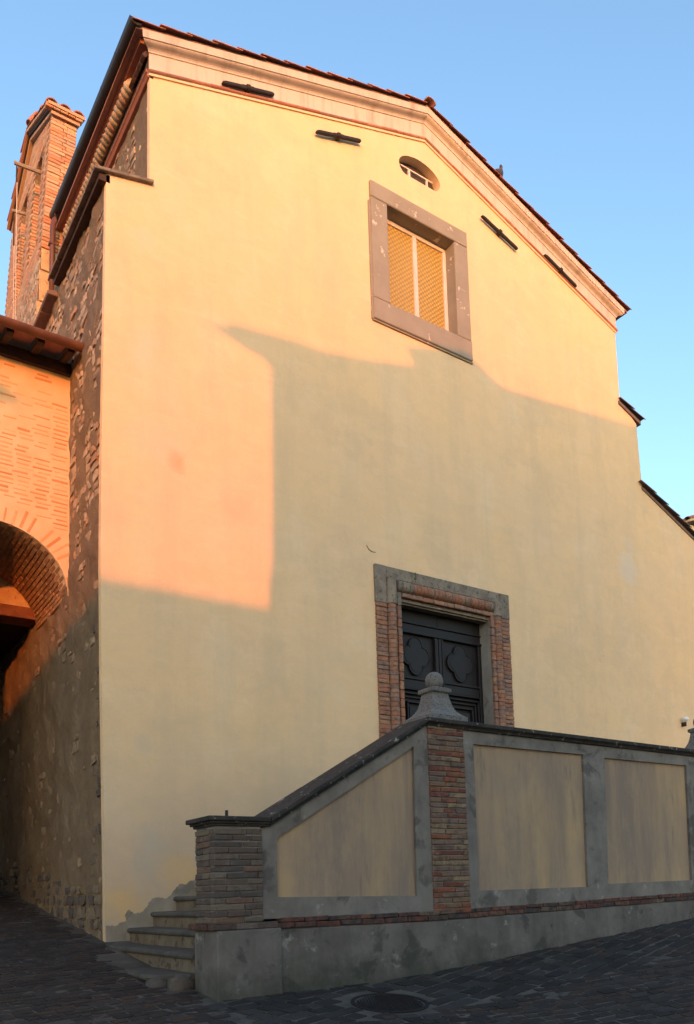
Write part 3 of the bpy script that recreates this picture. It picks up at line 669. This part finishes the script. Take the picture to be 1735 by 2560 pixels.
# coping: brick bands and tiles
for k, (dz, ov, mat) in enumerate(((-.02, .03, 'brick_bell'), (.05, .06, 'wood'), (.11, .10, 'brick_bell'))):
    for ya, yb in ((3.93, 5.5), (5.5, 7.07)):
        za, zb = (13.6, 14.35) if ya < 5 else (14.35, 13.6)
        bm = bmesh.new(); prism_yz(bm, [(ya-(ov if ya < 5 else 0), za+dz-(.5*ov if ya < 5 else 0)), (yb+(ov if yb > 6 else 0), zb+dz-(.5*ov if yb > 6 else 0)), (yb+(ov if yb > 6 else 0), zb+dz+.058-(.5*ov if yb > 6 else 0)), (ya-(ov if ya < 5 else 0), za+dz+.058-(.5*ov if ya < 5 else 0))], 3.335-ov, 3.755+ov)
        fin('coping_band', bm, mat, bell)
for i in range(5): piece('brick', 'brick', 'brick_bell', (.12, .1, .07), (3.26+.125*i, 3.9, 13.66+U(-.004, .004)), bell)
for i in range(4):
    for (ys, sg) in ((3.98+.39*i, 1), (7.02-.39*i, -1)):
        zt = 13.6+.5*((ys-3.99) if sg > 0 else (7.0-ys))+.2
        for xo in (3.32, 3.54, 3.77):
            piece('roof_tile', 'tile', 'tile_m', (.44, .11, 0), (xo, ys+.15*sg, zt+.06), bell, (1, 1, .8), (0, -.40, math.pi/2 if sg > 0 else -math.pi/2), 4)
piece('ridge_tile', 'tile', 'tile_m', (.5, .12, 0), (3.54, 5.5, 14.68), bell, (1, 1, .8), (0, -.1, 0), 4)
piece('ridge_tile', 'tile', 'tile_m', (.3, .09, 0), (3.36, 5.5, 14.80), bell, (1, 1, .8), (0, -1.1, 0), 4)
# beams with pulley chains and ropes
for (p0, p1, r, cl) in (((2.86, 4.62, 12.955), (3.45, 4.66, 13.03), .034, 12.6), ((3.06, 5.8, 13.0), (3.5, 5.8, 13.06), .03, 12.3)):
    bm = bmesh.new(); tube(bm, [p0, p1], r, 6); bb = fin('bell_beam', bm, 'greywood', bell)
    bm = bmesh.new(); tube(bm, [(p0[0]+.04, p0[1], p0[2]-.02), (p0[0]+.04, p0[1]+.01, cl)], .012, 5); fin('chain', bm, 'iron', bb)
    bm = bmesh.new(); tube(bm, [(p0[0]+.05, p0[1], cl), (p0[0]+.07, p0[1]+.1, 9), (p0[0]+.0, p0[1]+.1, 7.9)], .009, 5); fin('bell_rope', bm, 'rope', bb)
# stone and render below the bricks
for (x0, x1, z0, z1) in ((3.09, 3.55, 9.2, 10.05), (3.13, 3.57, 10.07, 10.62), (3.16, 3.6, 10.65, 11.04)):
    B('render_patch', (x0+.02, x1, 3.965, 4.0, z0, z1), 'tymp', bell, .008)
st = []
z = 9.2
while z < 11.0:
    hh = U(.08, .15); y = 4.02
    while y < 7.0:
        ww = U(.12, .3); st.append(((.12, .2, .12), (bxl(z)+.06, y+ww/2, z+hh/2), (U(-.1, .1), 0, 0), (1, ww/.21, hh/.13))); y += ww+.02
    z += hh+.012
joined('rubble_base', st, 'rub_i', bell, 'rubble')

# ================================================================== ARCHWAY HOUSE
ah = thing('archway_house', 'sunlit brick house with a round arch over the alley, joined to the church flank', 'house', (1, 1.7, -.4))
AC, AR, AZ0, AV = 2.06, .99, 4.2, .885
AP = [(AC-AR, -1.2), (AC+AR-.004, -1.2), (AC+AR-.004, AZ0)] + [(AC+AR*math.cos(math.pi*k/24), AZ0+AV*AR*math.sin(math.pi*k/24)) for k in range(1, 25)]
# front wall left of, and above, the arch
outer = [(-3, -1.2), (AC-AR, -1.2), (AC-AR, AZ0)] + [(AC+AR*math.cos(math.pi*k/24), AZ0+AV*AR*math.sin(math.pi*k/24)) for k in range(23, -1, -1)] + [(3.062, AZ0), (3.062, 7.55), (-3, 7.55)]
aw = holes('front_wall', outer, [], 1.67, 2.05, 'lime', ah, label='pale limewashed wall with orange bricks showing through')
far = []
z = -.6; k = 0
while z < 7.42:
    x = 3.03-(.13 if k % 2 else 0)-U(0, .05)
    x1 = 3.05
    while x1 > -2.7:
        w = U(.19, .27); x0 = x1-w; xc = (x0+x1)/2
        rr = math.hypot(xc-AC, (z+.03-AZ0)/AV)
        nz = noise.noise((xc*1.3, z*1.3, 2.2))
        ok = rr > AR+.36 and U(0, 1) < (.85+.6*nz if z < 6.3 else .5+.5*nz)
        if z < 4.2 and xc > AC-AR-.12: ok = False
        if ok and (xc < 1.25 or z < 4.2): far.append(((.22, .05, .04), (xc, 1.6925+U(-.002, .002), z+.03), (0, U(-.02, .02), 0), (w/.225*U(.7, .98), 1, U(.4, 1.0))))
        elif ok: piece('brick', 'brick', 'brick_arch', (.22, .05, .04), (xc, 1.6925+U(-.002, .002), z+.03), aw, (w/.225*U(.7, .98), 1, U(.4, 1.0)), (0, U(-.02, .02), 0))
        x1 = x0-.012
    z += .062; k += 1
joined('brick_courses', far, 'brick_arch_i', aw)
for k in range(30):         # voussoirs
    t = math.pi*(.02+.96*k/29); rr = AR+.005+.15
    if U(0, 1) < .85:
        L_ = U(.7, 1.0)
        piece('voussoir', 'brick', 'brick_arch', (.28, .05, .05), (AC+(AR+.01+.14*L_)*math.cos(t), 1.692+U(-.002, .002), AZ0+(AR*AV+.01+.14*L_)*math.sin(t)), aw, (L_, 1, U(.7, 1)), (0, -t, 0))
# barrel vault and its bricks
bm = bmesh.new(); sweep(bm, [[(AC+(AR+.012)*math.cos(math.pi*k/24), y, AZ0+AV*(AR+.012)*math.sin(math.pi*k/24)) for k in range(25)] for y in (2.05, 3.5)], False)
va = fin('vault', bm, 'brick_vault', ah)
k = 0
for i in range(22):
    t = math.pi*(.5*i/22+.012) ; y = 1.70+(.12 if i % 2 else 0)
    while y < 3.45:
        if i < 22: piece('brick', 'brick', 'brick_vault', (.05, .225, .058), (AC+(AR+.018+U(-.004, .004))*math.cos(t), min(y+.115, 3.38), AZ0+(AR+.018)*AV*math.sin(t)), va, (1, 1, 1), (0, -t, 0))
        y += .238
B('vault_wall', (AC-AR-.4, AC-AR, 2.05, 8, -1.2, 4.4), 'tymp', ah)
bm = bmesh.new(); prism_xz(bm, [(AC+(AR)*math.cos(math.pi*k/24), max(4.54, AZ0+AV*AR*math.sin(math.pi*k/24))) for k in range(25)], 3.5, 3.8); fin('tympanum', bm, 'tymp', ah)
B('lintel_beam', (AC-AR-.1, 3.07, 3.42, 3.85, 4.355, 4.535), 'lintel', ah, .01)
B('passage_ceiling', (AC-AR-.4, 3.07, 3.8, 9.5, 4.37, 4.6), 'dark', ah); B('passage_end', (AC-AR-.4, 3.3, 9.3, 9.6, -.5, 4.6), 'dark', ah)  # both painted near-black for the unlit depth of the passage
B('house_body', (-3, 3.06, 2.06, 3.4, 5.25, 7.5), 'lime', ah); B('house_body', (-3, 3.06, 3.81, 8, 4.61, 7.6), 'lime', ah); B('side_block', (-3, .9, 2.06, 8, -1.2, 4.6), 'lime', ah)
# eaves: rafters, terracotta boards, roof and gutter
def ez(y): return 7.56+.24*(y-1.67)
bm = bmesh.new(); prism_yz(bm, [(1.06, ez(1.06)+.10), (1.06, ez(1.06)+.13), (6, ez(6)+.13), (6, ez(6)+.10)], -3, 3.05); ar_ = fin('roof', bm, 'tile_m', ah)
for k in range(16):
    x = 2.93-.385*k
    if x < -2.9: break
    bm = bmesh.new(); prism_yz(bm, [(1.13, ez(1.13)), (1.13, ez(1.13)+.098), (1.72, ez(1.72)+.098), (1.72, ez(1.72)-.01), (1.2, ez(1.2)-.02)], x-.045, x+.045); fin('rafter', bm, 'wood', ah)
B('wall_plate', (-3, 3.055, 1.60, 1.668, 7.40, 7.56), 'wood', ah)
for k in range(16):
    x = 2.96-.21*k
    piece('roof_tile', 'tile', 'tile_m', (.46, .082, 0), (x, 1.36+U(-.02, .02), ez(1.36)+.122), ar_, (1, 1, .85), (0, -.235, math.pi/2), 4)
    piece('roof_tile', 'tile', 'tile_m', (.46, .082, 0), (x, 1.72+U(-.02, .02), ez(1.72)+.13), ar_, (1, 1, .85), (0, -.235, math.pi/2), 4)
gutter('gutter', (-3, 1.03, 7.53), (3.045, 1.03, 7.50), .078, 'gutter_brown', ah)

# ================================================================== STAIRS AND PARAPET
stairs = thing('staircase', 'worn stone steps climbing along the church front to the door landing', 'stairs', (3.3, -1.3, -.8))
for i in range(0, 10):
    nx, zt = 3.02+.285*(i-1), -.51+.176*(i-1)
    y1 = -.013
    if i == 0:
        # lowest step: worn, with a ragged leading edge running out into the street
        path = [(2.80, -.9), (2.765, -1.3), (2.72, -1.95), (2.70, -2.25), (2.76, -2.45), (2.90, -2.52), (3.0, -2.655)]
        bm = bmesh.new(); rings = []
        for (xx, yy) in path: rings.append([(3.1, yy, zt-.06), (xx+.05, yy, zt-.06), (xx+.012, yy, zt-.055), (xx, yy, zt-.032), (xx+.012, yy, zt-.008), (xx+.05, yy, zt-.002), (3.1, yy, zt)])
        sweep(bm, rings, True); o = fin('step', bm, 'step', stairs)
        bm = bmesh.new(); sweep(bm, [[(3.1, yy, -1.2), (xx+.07, yy, -1.2), (xx+.07, yy, zt-.061), (3.1, yy, zt-.061)] for xx, yy in path], True); fin('riser', bm, 'riser', o)
        for (xx, yy, w_, d_) in ((2.78, -2.38, .22, .2), (2.9, -2.58, .2, .14)):
            piece('rubble_stone', 'stone', 'rub_d', (.2, .2, .2), (xx+.05, yy, zt-.13), o, (w_/.2, d_/.2, .9))
        continue
    y0 = -2.66 if i < 2 else -2.70
    x1 = nx+.345 if i < 9 else 11.2
    bm = bmesh.new()
    prof = [(x1, zt-.062), (nx+.03, zt-.062), (nx+.008, zt-.052), (nx, zt-.032), (nx+.008, zt-.010), (nx+.03, zt-.001), (x1, zt)]
    n_ = 8; rings = []
    for j in range(n_+1):
        yy = y0+(y1-y0)*j/n_; wv = .010*noise.noise((yy*2.2, i*3.1, 0)) ; rings.append([(px+(wv if px < nx+.1 else 0), yy, pz-(.004*noise.noise((yy*3, i, 5)))) for px, pz in prof])
    sweep(bm, rings, True); o = fin('step' if i < 9 else 'landing', bm, 'step', stairs)
    B('riser', (nx+.035, x1-.05 if i < 9 else nx+.2, y0+.02, y1, zt-.30, zt-.0625), 'riser', o)
B('stair_core', (3.5, 11.2, -2.69, -.02, -1.3, -.35), 'cement', stairs); B('stair_core', (4.6, 11.2, -2.69, -.02, -.34, .2), 'cement', stairs); B('stair_core', (5.4, 11.2, -2.69, -.02, .21, .82), 'cement', stairs)

par = thing('stair_parapet', 'grey framed stair parapet with ochre panels and a dark stone coping', 'parapet', (6.5, -2.9, -.85))
YF = -3.1
wall = holes('parapet_frame', [(3.5, -.215), (3.5, .60), (3.585, .625), (5.49, 1.735), (11.3, 1.71), (11.3, -.185), (5.5, -.262)],
      [[(3.672, -.025), (5.278, -.06), (5.302, 1.492), (3.674, .517)], [(6.125, -.033), (7.872, -.033), (7.925, 1.583), (6.132, 1.579)], [(8.245, -.008), (9.95, .006), (10.0, 1.57), (8.312, 1.567)]], YF, YF+.05, 'cement', par)
wall['label'] = 'grey cement framing round recessed ochre panels'
holes('parapet_core', [(3.52, -.21), (3.52, .59), (5.5, 1.72), (11.28, 1.70), (11.28, -.185)], [], YF+.034, -2.70, 'panel', par, label='stained ochre recessed panels')
bm = bmesh.new(); tp = [(3.68, -.312), (5.457, -.325), (7.7, -.292), (9.96, -.256), (11.35, -.235)]
sweep(bm, [[(x, -3.135, -1.4), (x, -3.135, zt-.012), (x, -3.12, zt), (x, -2.68, zt), (x, -2.68, -1.4)] for x, zt in tp], True); plinth = fin('plinth', bm, 'plinth', par)
B('pier_plinth', (3.046, 3.676, -3.165, -2.66, -1.4, -.300), 'plinth', par, .012)
# brick string course on the plinth
for row, (dz, yo, hgt) in enumerate(((.027, -.028, .05), (.077, -.012, .042))):
    x = 3.56+(.12 if row else 0)
    while x < 10.0:
        w = U(.22, .29); zz = interp(x+w/2, tp)+dz
        piece('brick', 'brick', 'brick_red', (.26, .12, .046), (x+w/2, YF+.05+yo+U(-.006, .004), zz), plinth, (w/.265, 1, hgt/.046), (U(-.05, .05), U(-.015, .015), 0)); x += w+.004
# piers
def pier(x0, x1, z0, z1, yf, yb, mat, left=False, h=.0558):
    core = B('pier', (x0+.012, x1-.012, yf+.012, yb, z0, z1), 'cement', par)
    z = z0; k = 0
    while z+h*.6 < z1:
        cuts = [x0, x0+U(.2, .32), x1] if k % 2 == 0 else [x0, x0+U(.1, .2), x1-U(.05, .16), x1]
        for a, b in zip(cuts, cuts[1:]):
            if b-a > .04: piece('brick', 'brick', mat, (.25, .1, .05), ((a+b)/2, yf+.05+U(-.007, .005), z+h/2), core, ((b-a-.006)/.25, 1, h*U(.78, .92)/.05), (U(-.03, .03), U(-.012, .012), U(-.012, .012)))
        if left:
            c2 = [yf+.1, yf+.1+U(.1, .16), yb] if k % 2 else [yf+.1, yb]
            for a, b in zip(c2, c2[1:]): piece('brick', 'brick', mat, (.1, .25, .05), (x0+.05+U(-.007, .005), (a+b)/2, z+h/2), core, (1, (b-a-.006)/.25, h*U(.78, .92)/.05), (0, 0, U(-.01, .01)))
        z += h; k += 1
    return core
p1 = pier(3.04, 3.512, -.24, .62, -3.13, -2.72, 'brick_dark', True); p1['label'] = 'sooty brick end pier'
for i in range(3): piece('brick', 'brick', 'brick_dark' if i else 'brick_red', (.22, .14, .055), (3.13+.2*i, -3.09, -.27), par, (1, 1, 1), (0, U(-.02, .02), 0))
for i in range(2): piece('brick', 'brick', 'brick_red', (.14, .22, .055), (3.07, -2.92+.2*i, -.27), par)
p2 = pier(5.482, 5.985, -.262, 1.735, -3.118, -2.72, 'brick'); p2['label'] = 'red brick pier at the stair turn'
p3 = pier(10.40, 10.88, -.2, 1.715, -3.118, -2.72, 'brick')
# coping
cp = [(-3.105, 0), (-3.125, .004), (-3.135, .022), (-3.150, .035), (-3.168, .044), (-3.172, .05), (-3.172, .082), (-3.165, .088), (-2.645, .088), (-2.638, .08), (-2.638, .05), (-2.70, .0)]
segs = [[(3.60, .622), (4.24, .993), (4.235, .992)], ]
path = [(3.59, .618), (4.2, .975), (4.85, 1.355), (5.47, 1.722)]
for (a, b) in zip(path, path[1:]):
    bm = bmesh.new(); e = .003
    sweep(bm, [[(a[0]+e, y, a[1]+dz*1.05) for y, dz in cp], [(b[0]-e, y, b[1]+dz*1.05) for y, dz in cp]], True); fin('coping_stone', bm, 'coping', par)
xs_ = [5.47, 6.7, 7.9, 9.0, 10.2, 11.35]
for a, b in zip(xs_, xs_[1:]):
    bm = bmesh.new(); t = U(-.004, .004); sweep(bm, [[(x, y+t, 1.722-.004*(x-5.5)+dz) for y, dz in cp] for x in (a+.003, b-.003)], True); fin('coping_stone', bm, 'coping', par)
# cap of the end pier
for (o_, z0, z1) in ((.012, .618, .64), (.035, .64, .662), (.062, .662, .704)):
    B('pier_cap', (3.04-o_, 3.585, -3.13-o_*.7, -2.70+o_, z0, z1), 'coping', par, .006)
bm = bmesh.new(); tube(bm, [(3.20, -3.05, .70), (3.20, -3.05, .765)], .014, 6); fin('iron_peg', bm, 'iron', par)
# finials
def finial(xc, yc, zb):
    prof = [(.255, 0), (.255, .055), (.215, .08), (.17, .125), (.138, .19), (.118, .27), (.108, .33), (.135, .345), (.135, .385), (.085, .405)]
    bm = bmesh.new(); sweep(bm, [[(xc+sx*w, yc+sy*w*.95, zb+z) for sx, sy in ((-1, -1), (1, -1), (1, 1), (-1, 1))] for w, z in prof], True)
    o = fin('finial', bm, 'finial', par)
    bm = bmesh.new(); bmesh.ops.create_uvsphere(bm, u_segments=20, v_segments=12, radius=.102, matrix=Matrix.Translation((xc, yc, zb+.485))); fin('ball', bm, 'finial', o, True)
finial(5.775, -2.9, 1.806); finial(10.70, -2.9, 1.79)

# ================================================================== PAVING
def cproj(p):
    v = Vector(p)-Vector((0, -10, 0)); w = v.dot(fw)
    return (973.786+2104.196*v.dot(rt)/w, 2006.654-2104.196*v.dot(up)/w) if w > .3 else (9999, 9999)
MH = Vector((4.36, -3.85)); cand = []
def rot2(x, y, a): return x*math.cos(a)-y*math.sin(a), x*math.sin(a)+y*math.cos(a)
def blocked(x, y, m=.0):
    if (Vector((x, y))-MH).length < .36+m: return True
    if x > 2.72 and -2.75 < y < -.75: return True
    if x > 2.93 and y > -2.75: return True
    if 3.0 < x < 11 and -3.02+m < y: return True
    return x > 3.0-m and y > -.1
def lay(x0, x1, y0, y1, sx, sy, ang, test, mat, zt=.006):
    cx_, cy_ = (x0+x1)/2, (y0+y1)/2; rr = max(x1-x0, y1-y0)
    j = 0; v = -rr
    while v < rr:
        u = -rr+(sx*.5 if j % 2 else 0)+U(-.03, .03)
        while u < rr:
            w = sx*U(.6, 1.35); a, b = rot2(u+w/2, v+sy/2, ang); x, y = cx_+a, cy_+b
            if x0 < x < x1 and y0 < y < y1 and test(x, y) and not blocked(x, y, max(w, sy)*.22): cand.append((x, y, w-.016, sy*U(.84, 1.0)-.012, ang, mat, zt))
            u += w
        v += sy
band = lambda x, y: -3.15-y < 1.05+.02*(x-3) and x > 2.95
lay(-2.5, 3.1, -5.5, 8.5, .15, .105, R(8), lambda x, y: not band(x, y), 'sett')
lay(2.9, 11, -4.6, -2.98, .22, .16, R(14), band, 'slab')
lay(2.9, 13, -9, -4.0, .17, .11, R(-12), lambda x, y: not band(x, y) and x > 3.1, 'slab')
def size_px(c):
    px, py = cproj((c[0], c[1], gz(c[0], c[1])))
    if not (-30 < px < 1765 and 2150 < py < 2600): return 0
    d = (Vector((c[0], c[1]))-Vector((0, -10))).length
    return c[2]*c[3]/d**3
cand.sort(key=size_px, reverse=True)
def tilt(x, y): return (math.atan(.13), -math.atan((gz(x+.1, y)-gz(x-.1, y))/.2))
def stone_tf(c):
    x, y, w, d, a, mat, zt = c; tx, ty = tilt(x, y)
    m = Matrix.Rotation(ty, 4, 'Y') @ Matrix.Rotation(tx, 4, 'X') @ Matrix.Rotation(a+U(-.06, .06), 4, 'Z')
    return m.to_euler(), (x, y, gz(x, y)-.036+zt+U(-.005, .004))
for c in cand[:300]:
    e, l = stone_tf(c); dm = (.15, .105, .06) if c[5] == 'sett' else (.21, .135, .06)
    piece('paving_stone', 'sett', c[5], dm, l, ground, (c[2]/dm[0], c[3]/dm[1], 1), e, 8)
rest = [(dm, stone_tf(c), c) for c in cand[300:] for dm in [(.18, .13, .06)]]
pv = joined('paving', [((.18, .13, .06), l, e, (c[2]/.18, c[3]/.13, 1)) for dm, (e, l), c in rest], 'sett_i', ground, 'sett')
# round cover
mh = thing('manhole_cover', 'round rusty cast iron cover set in the paving by the parapet', 'manhole cover', (4.36, -3.85, gz(4.36, -3.85)))
tx, ty = tilt(4.36, -3.85)
def disc(name, r0, r1, z0, z1, mat, par_, n=48):
    bm = bmesh.new(); rings = []
    for (r, z) in ((r1, z0), (r1, z1), (r0, z1), (r0, z0)): rings.append([(r*math.cos(2*math.pi*k/n), r*math.sin(2*math.pi*k/n), z) for k in range(n)])
    vs_ = [[bm.verts.new(p) for p in r] for r in rings]
    for a, b in zip(vs_, vs_[1:]+vs_[:1]):
        for i in range(n): bm.faces.new((a[i], a[(i+1) % n], b[(i+1) % n], b[i]))
    me = bpy.data.meshes.new(name); bmesh.ops.recalc_face_normals(bm, faces=bm.faces[:]); bm.to_mesh(me); bm.free(); me.materials.append(MT[mat])
    o = bpy.data.objects.new(name, me); COL.objects.link(o); o.parent = par_; return o
mh.rotation_euler = (tx, ty, 0)
disc('rim', .312, .345, -.05, .004, 'manhole', mh); disc('plate', .001, .308, -.05, -.006, 'manhole', mh)
bm = bmesh.new()
for i in range(-9, 10):
    for j in range(-9, 10):
        x, y = i*.031+(.0155 if j % 2 else 0), j*.031
        if math.hypot(x, y) < .29: box(bm, x-.009, x+.009, y-.009, y+.009, -.0065, -.001)
me = bpy.data.meshes.new('studs'); bm.to_mesh(me); bm.free(); me.materials.append(MT['manhole']); o = bpy.data.objects.new('studs', me); COL.objects.link(o); o.parent = mh; o['kind'] = 'stuff'

# ================================================================== SMALL THINGS
wl = thing('wall_lamp', 'small white lamp on a dark bracket on the church wall', 'lamp', (14.44, -.02, 3.12))
bm = bmesh.new(); bmesh.ops.create_uvsphere(bm, u_segments=12, v_segments=8, radius=.06, matrix=Matrix.Translation((14.44, -.10, 3.19)) @ Matrix.Diagonal((1, 1, .8, 1))); fin('housing', bm, 'white_plastic', wl, True)
B('bracket', (14.42, 14.46, -.10, -.0, 3.05, 3.135), 'iron', wl, .006)
def leafset(name, label, base, n, h):
    t = thing(name, label, 'plant', base); bm = bmesh.new(); tube(bm, [(base[0], base[1], base[2]), (base[0]+.006, base[1]-.01, base[2]+h)], [.005, .002], 5); fin('stem', bm, 'leaf', t)
    for k in range(n):
        a = U(0, 6.28); z = base[2]+h*(.15+.85*k/n); l = U(.03, .05)*(1-.4*k/n); bm = bmesh.new()
        dx, dy = math.cos(a), math.sin(a); p = Vector((base[0], base[1]-.004, z)); e = p+Vector((dx*l, dy*l*.6-.01, l*.7)); m = (p+e)/2; s_ = Vector((-dy, dx, .2))*l*.25
        v = [bm.verts.new(q_) for q_ in (p, m+s_, e, m-s_)]; bm.faces.new(v); fin('leaf', bm, 'leaf', t)
leafset('sprig', 'small green weed growing on the ledge over the church door', (7.75, -.11, 4.715), 12, .16)
# pigeon on the verge
pg = thing('pigeon', 'dark pigeon perched on the roof verge', 'bird', (10.03, -.1, rake(10.03)+.6))
zb = rake(10.03)+.655
bm = bmesh.new()
PS = 1.35
rs = [(.0, -.13, .02, .012), (.0, -.09, .02, .03), (.0, -.03, .045, .05), (.0, .03, .075, .058), (.0, .065, .12, .045), (.0, .075, .155, .028), (.0, .078, .18, .03), (.0, .082, .205, .03), (.0, .09, .225, .016)]
sweep(bm, [[(10.03+(math.cos(2*math.pi*k/10)*r*.85 + b_*.8)*PS, -.1+b_*.35, zb+(c_+math.sin(2*math.pi*k/10)*r)*PS) if 0 else (10.03+PS*(b_*.8-math.sin(2*math.pi*k/10)*r*.55), -.1+PS*(b_*.35+math.cos(2*math.pi*k/10)*r*.85), zb+PS*(c_+math.sin(2*math.pi*k/10)*r*.8)) for k in range(10)] for (_, b_, c_, r) in rs], True)
fin('body', bm, 'bird', pg, True)
bm = bmesh.new(); tube(bm, [(10.03+.095, -.06, zb+.285), (10.03+.14, -.05, zb+.27)], [.01, .002], 5); fin('beak', bm, 'bird2', pg)
for dx in (-.012, .02):
    bm = bmesh.new(); tube(bm, [(10.03+dx, -.1, zb+.03), (10.03+dx, -.1, zb-.04)], .005, 5); fin('leg', bm, 'bird2', pg)
# chimney beyond the aisle roof
ch = thing('chimney', 'squat rendered chimney with a tiled cap behind the aisle roof', 'chimney', (18.1, 1.7, 7))
B('stack', (17.65, 18.75, 1.6, 2.3, 5.6, 8.30), 'house1', ch); 
for (x0, x1) in ((17.65, 17.85), (18.55, 18.75)): B('cap_post', (x0, x1, 1.6, 2.3, 8.30, 8.62), 'house1', ch)
B('flue_opening', (17.86, 18.54, 1.72, 2.2, 8.305, 8.6), 'dark', ch)  # solid block, its near-black colour standing in for shade inside the flue
for s in (-1, 1):
    bm = bmesh.new(); prism_xz(bm, [(18.2+s*.78, 8.60), (18.2, 8.92), (18.2, 8.98), (18.2+s*.78, 8.66)], 1.45, 2.45); fin('cap_slab', bm, 'house1', ch)
    for yy in (1.5, 1.7): 
        for k in range(2): piece('roof_tile', 'tile', 'tile_m', (.44, .09, 0), (18.2+s*(.6-.36*k), yy, 8.74+.15*k), ch, (1, 1, .8), (0, -.39, 0 if s < 0 else math.pi), 4)

# ================================================================== HOUSES ACROSS THE STREET (behind the camera, they throw the evening shadow)
tan = math.tan(AZ); sd = Vector((-math.sin(AZ), -math.cos(AZ), 0))
def caster(pts, yo, yt=0): return [(x-(yt-yo)*tan, z+.114*(yt-yo)) for x, z in pts]
def house(name, label, wallp, roofp, yo, depth, wmat, wins):
    t = thing(name, label, 'house', (wallp[0][0], yo, -3), 'houses across the street')
    for nm, ps, mat in (('wall', wallp, wmat), ('roof', roofp, 'tile_m')):
        if not ps: continue
        bm = bmesh.new(); d = sd*depth; dzr = .114*math.cos(AZ)*depth if nm == 'roof' else 0; sweep(bm, [[(x, yo+(-.0 if nm == 'roof' else -.02), z) for x, z in ps], [(x+d.x, yo+d.y, z+dzr) for x, z in ps]], True); fin(nm, bm, mat, t)
    for (x, z) in wins:
        w = B('window', (x, x+.9, yo-.02, yo+.03, z, z+1.4), 'shutter', t); B('sill', (x-.08, x+.98, yo-.02, yo+.08, z-.1, z-.003), 'stone', w)
    return t
Aroof = caster([(4.50, 7.72), (4.56, 7.80), (4.66, 7.78), (4.75, 7.89), (5.1, 7.93), (5.9, 8.03), (6.3, 8.03), (7.2, 8.22), (7.96, 8.40), (7.93, 8.56), (7.80, 8.62), (8.0, 8.74), (8.54, 8.90), (9.0, 8.99), (9.28, 8.98), (9.65, 8.82), (9.93, 8.70), (10.6, 8.77), (11.4, 8.87), (13.6, 9.12), (16, 9.4), (18, 9.45), (18, 7.8), (5.4, 7.47), (5.2, 7.56), (4.95, 7.60), (4.8, 7.66)], -20)
Awall = caster([(5.37, -6), (5.37, 3.6), (5.33, 4.1), (5.27, 4.26), (5.30, 4.4), (5.33, 4.7), (5.37, 7.52), (17.6, 7.8), (17.6, -6)], -20)
house('town_house', 'tall cream house with a wide eave across the street from the church', Awall, Aroof, -20, 8, 'house1', [(-2.5, 1.5), (.5, 1.5), (3.5, 1.5), (-2.5, 5), (.5, 5), (3.5, 5)])
Broof = caster([(-6, 3.45), (-6, 3.86), (1, 3.93), (3.0, 3.90), (5.6, 3.91), (9, 3.9), (9, 3.5)], -32)
Bwall = caster([(-5.6, -7), (-5.6, 3.5), (8.6, 3.55), (8.6, -7)], -32)
house('low_house', 'low tan house with a level roof across the street from the church', Bwall, Broof, -32, 6, 'house2', [(-19, 1), (-16, 1), (-13, 1)])
Croof = caster([(2.49, 6.78), (2.30, 6.90), (2.14, 7.02), (.6, 8.05), (-4, 8.2), (-4, 6.6), (1.2, 6.74)], -25, 1.67)
Cwall = caster([(1.1, -7), (1.1, 6.76), (-4, 6.7), (-4, -7)], -25, 1.67)
house('gabled_house', 'tan house with a broad sloping eave at the corner of the alley opposite', Cwall, Croof, -25, 6, 'house2', [(-14, 1.5), (-14, 4.6)])
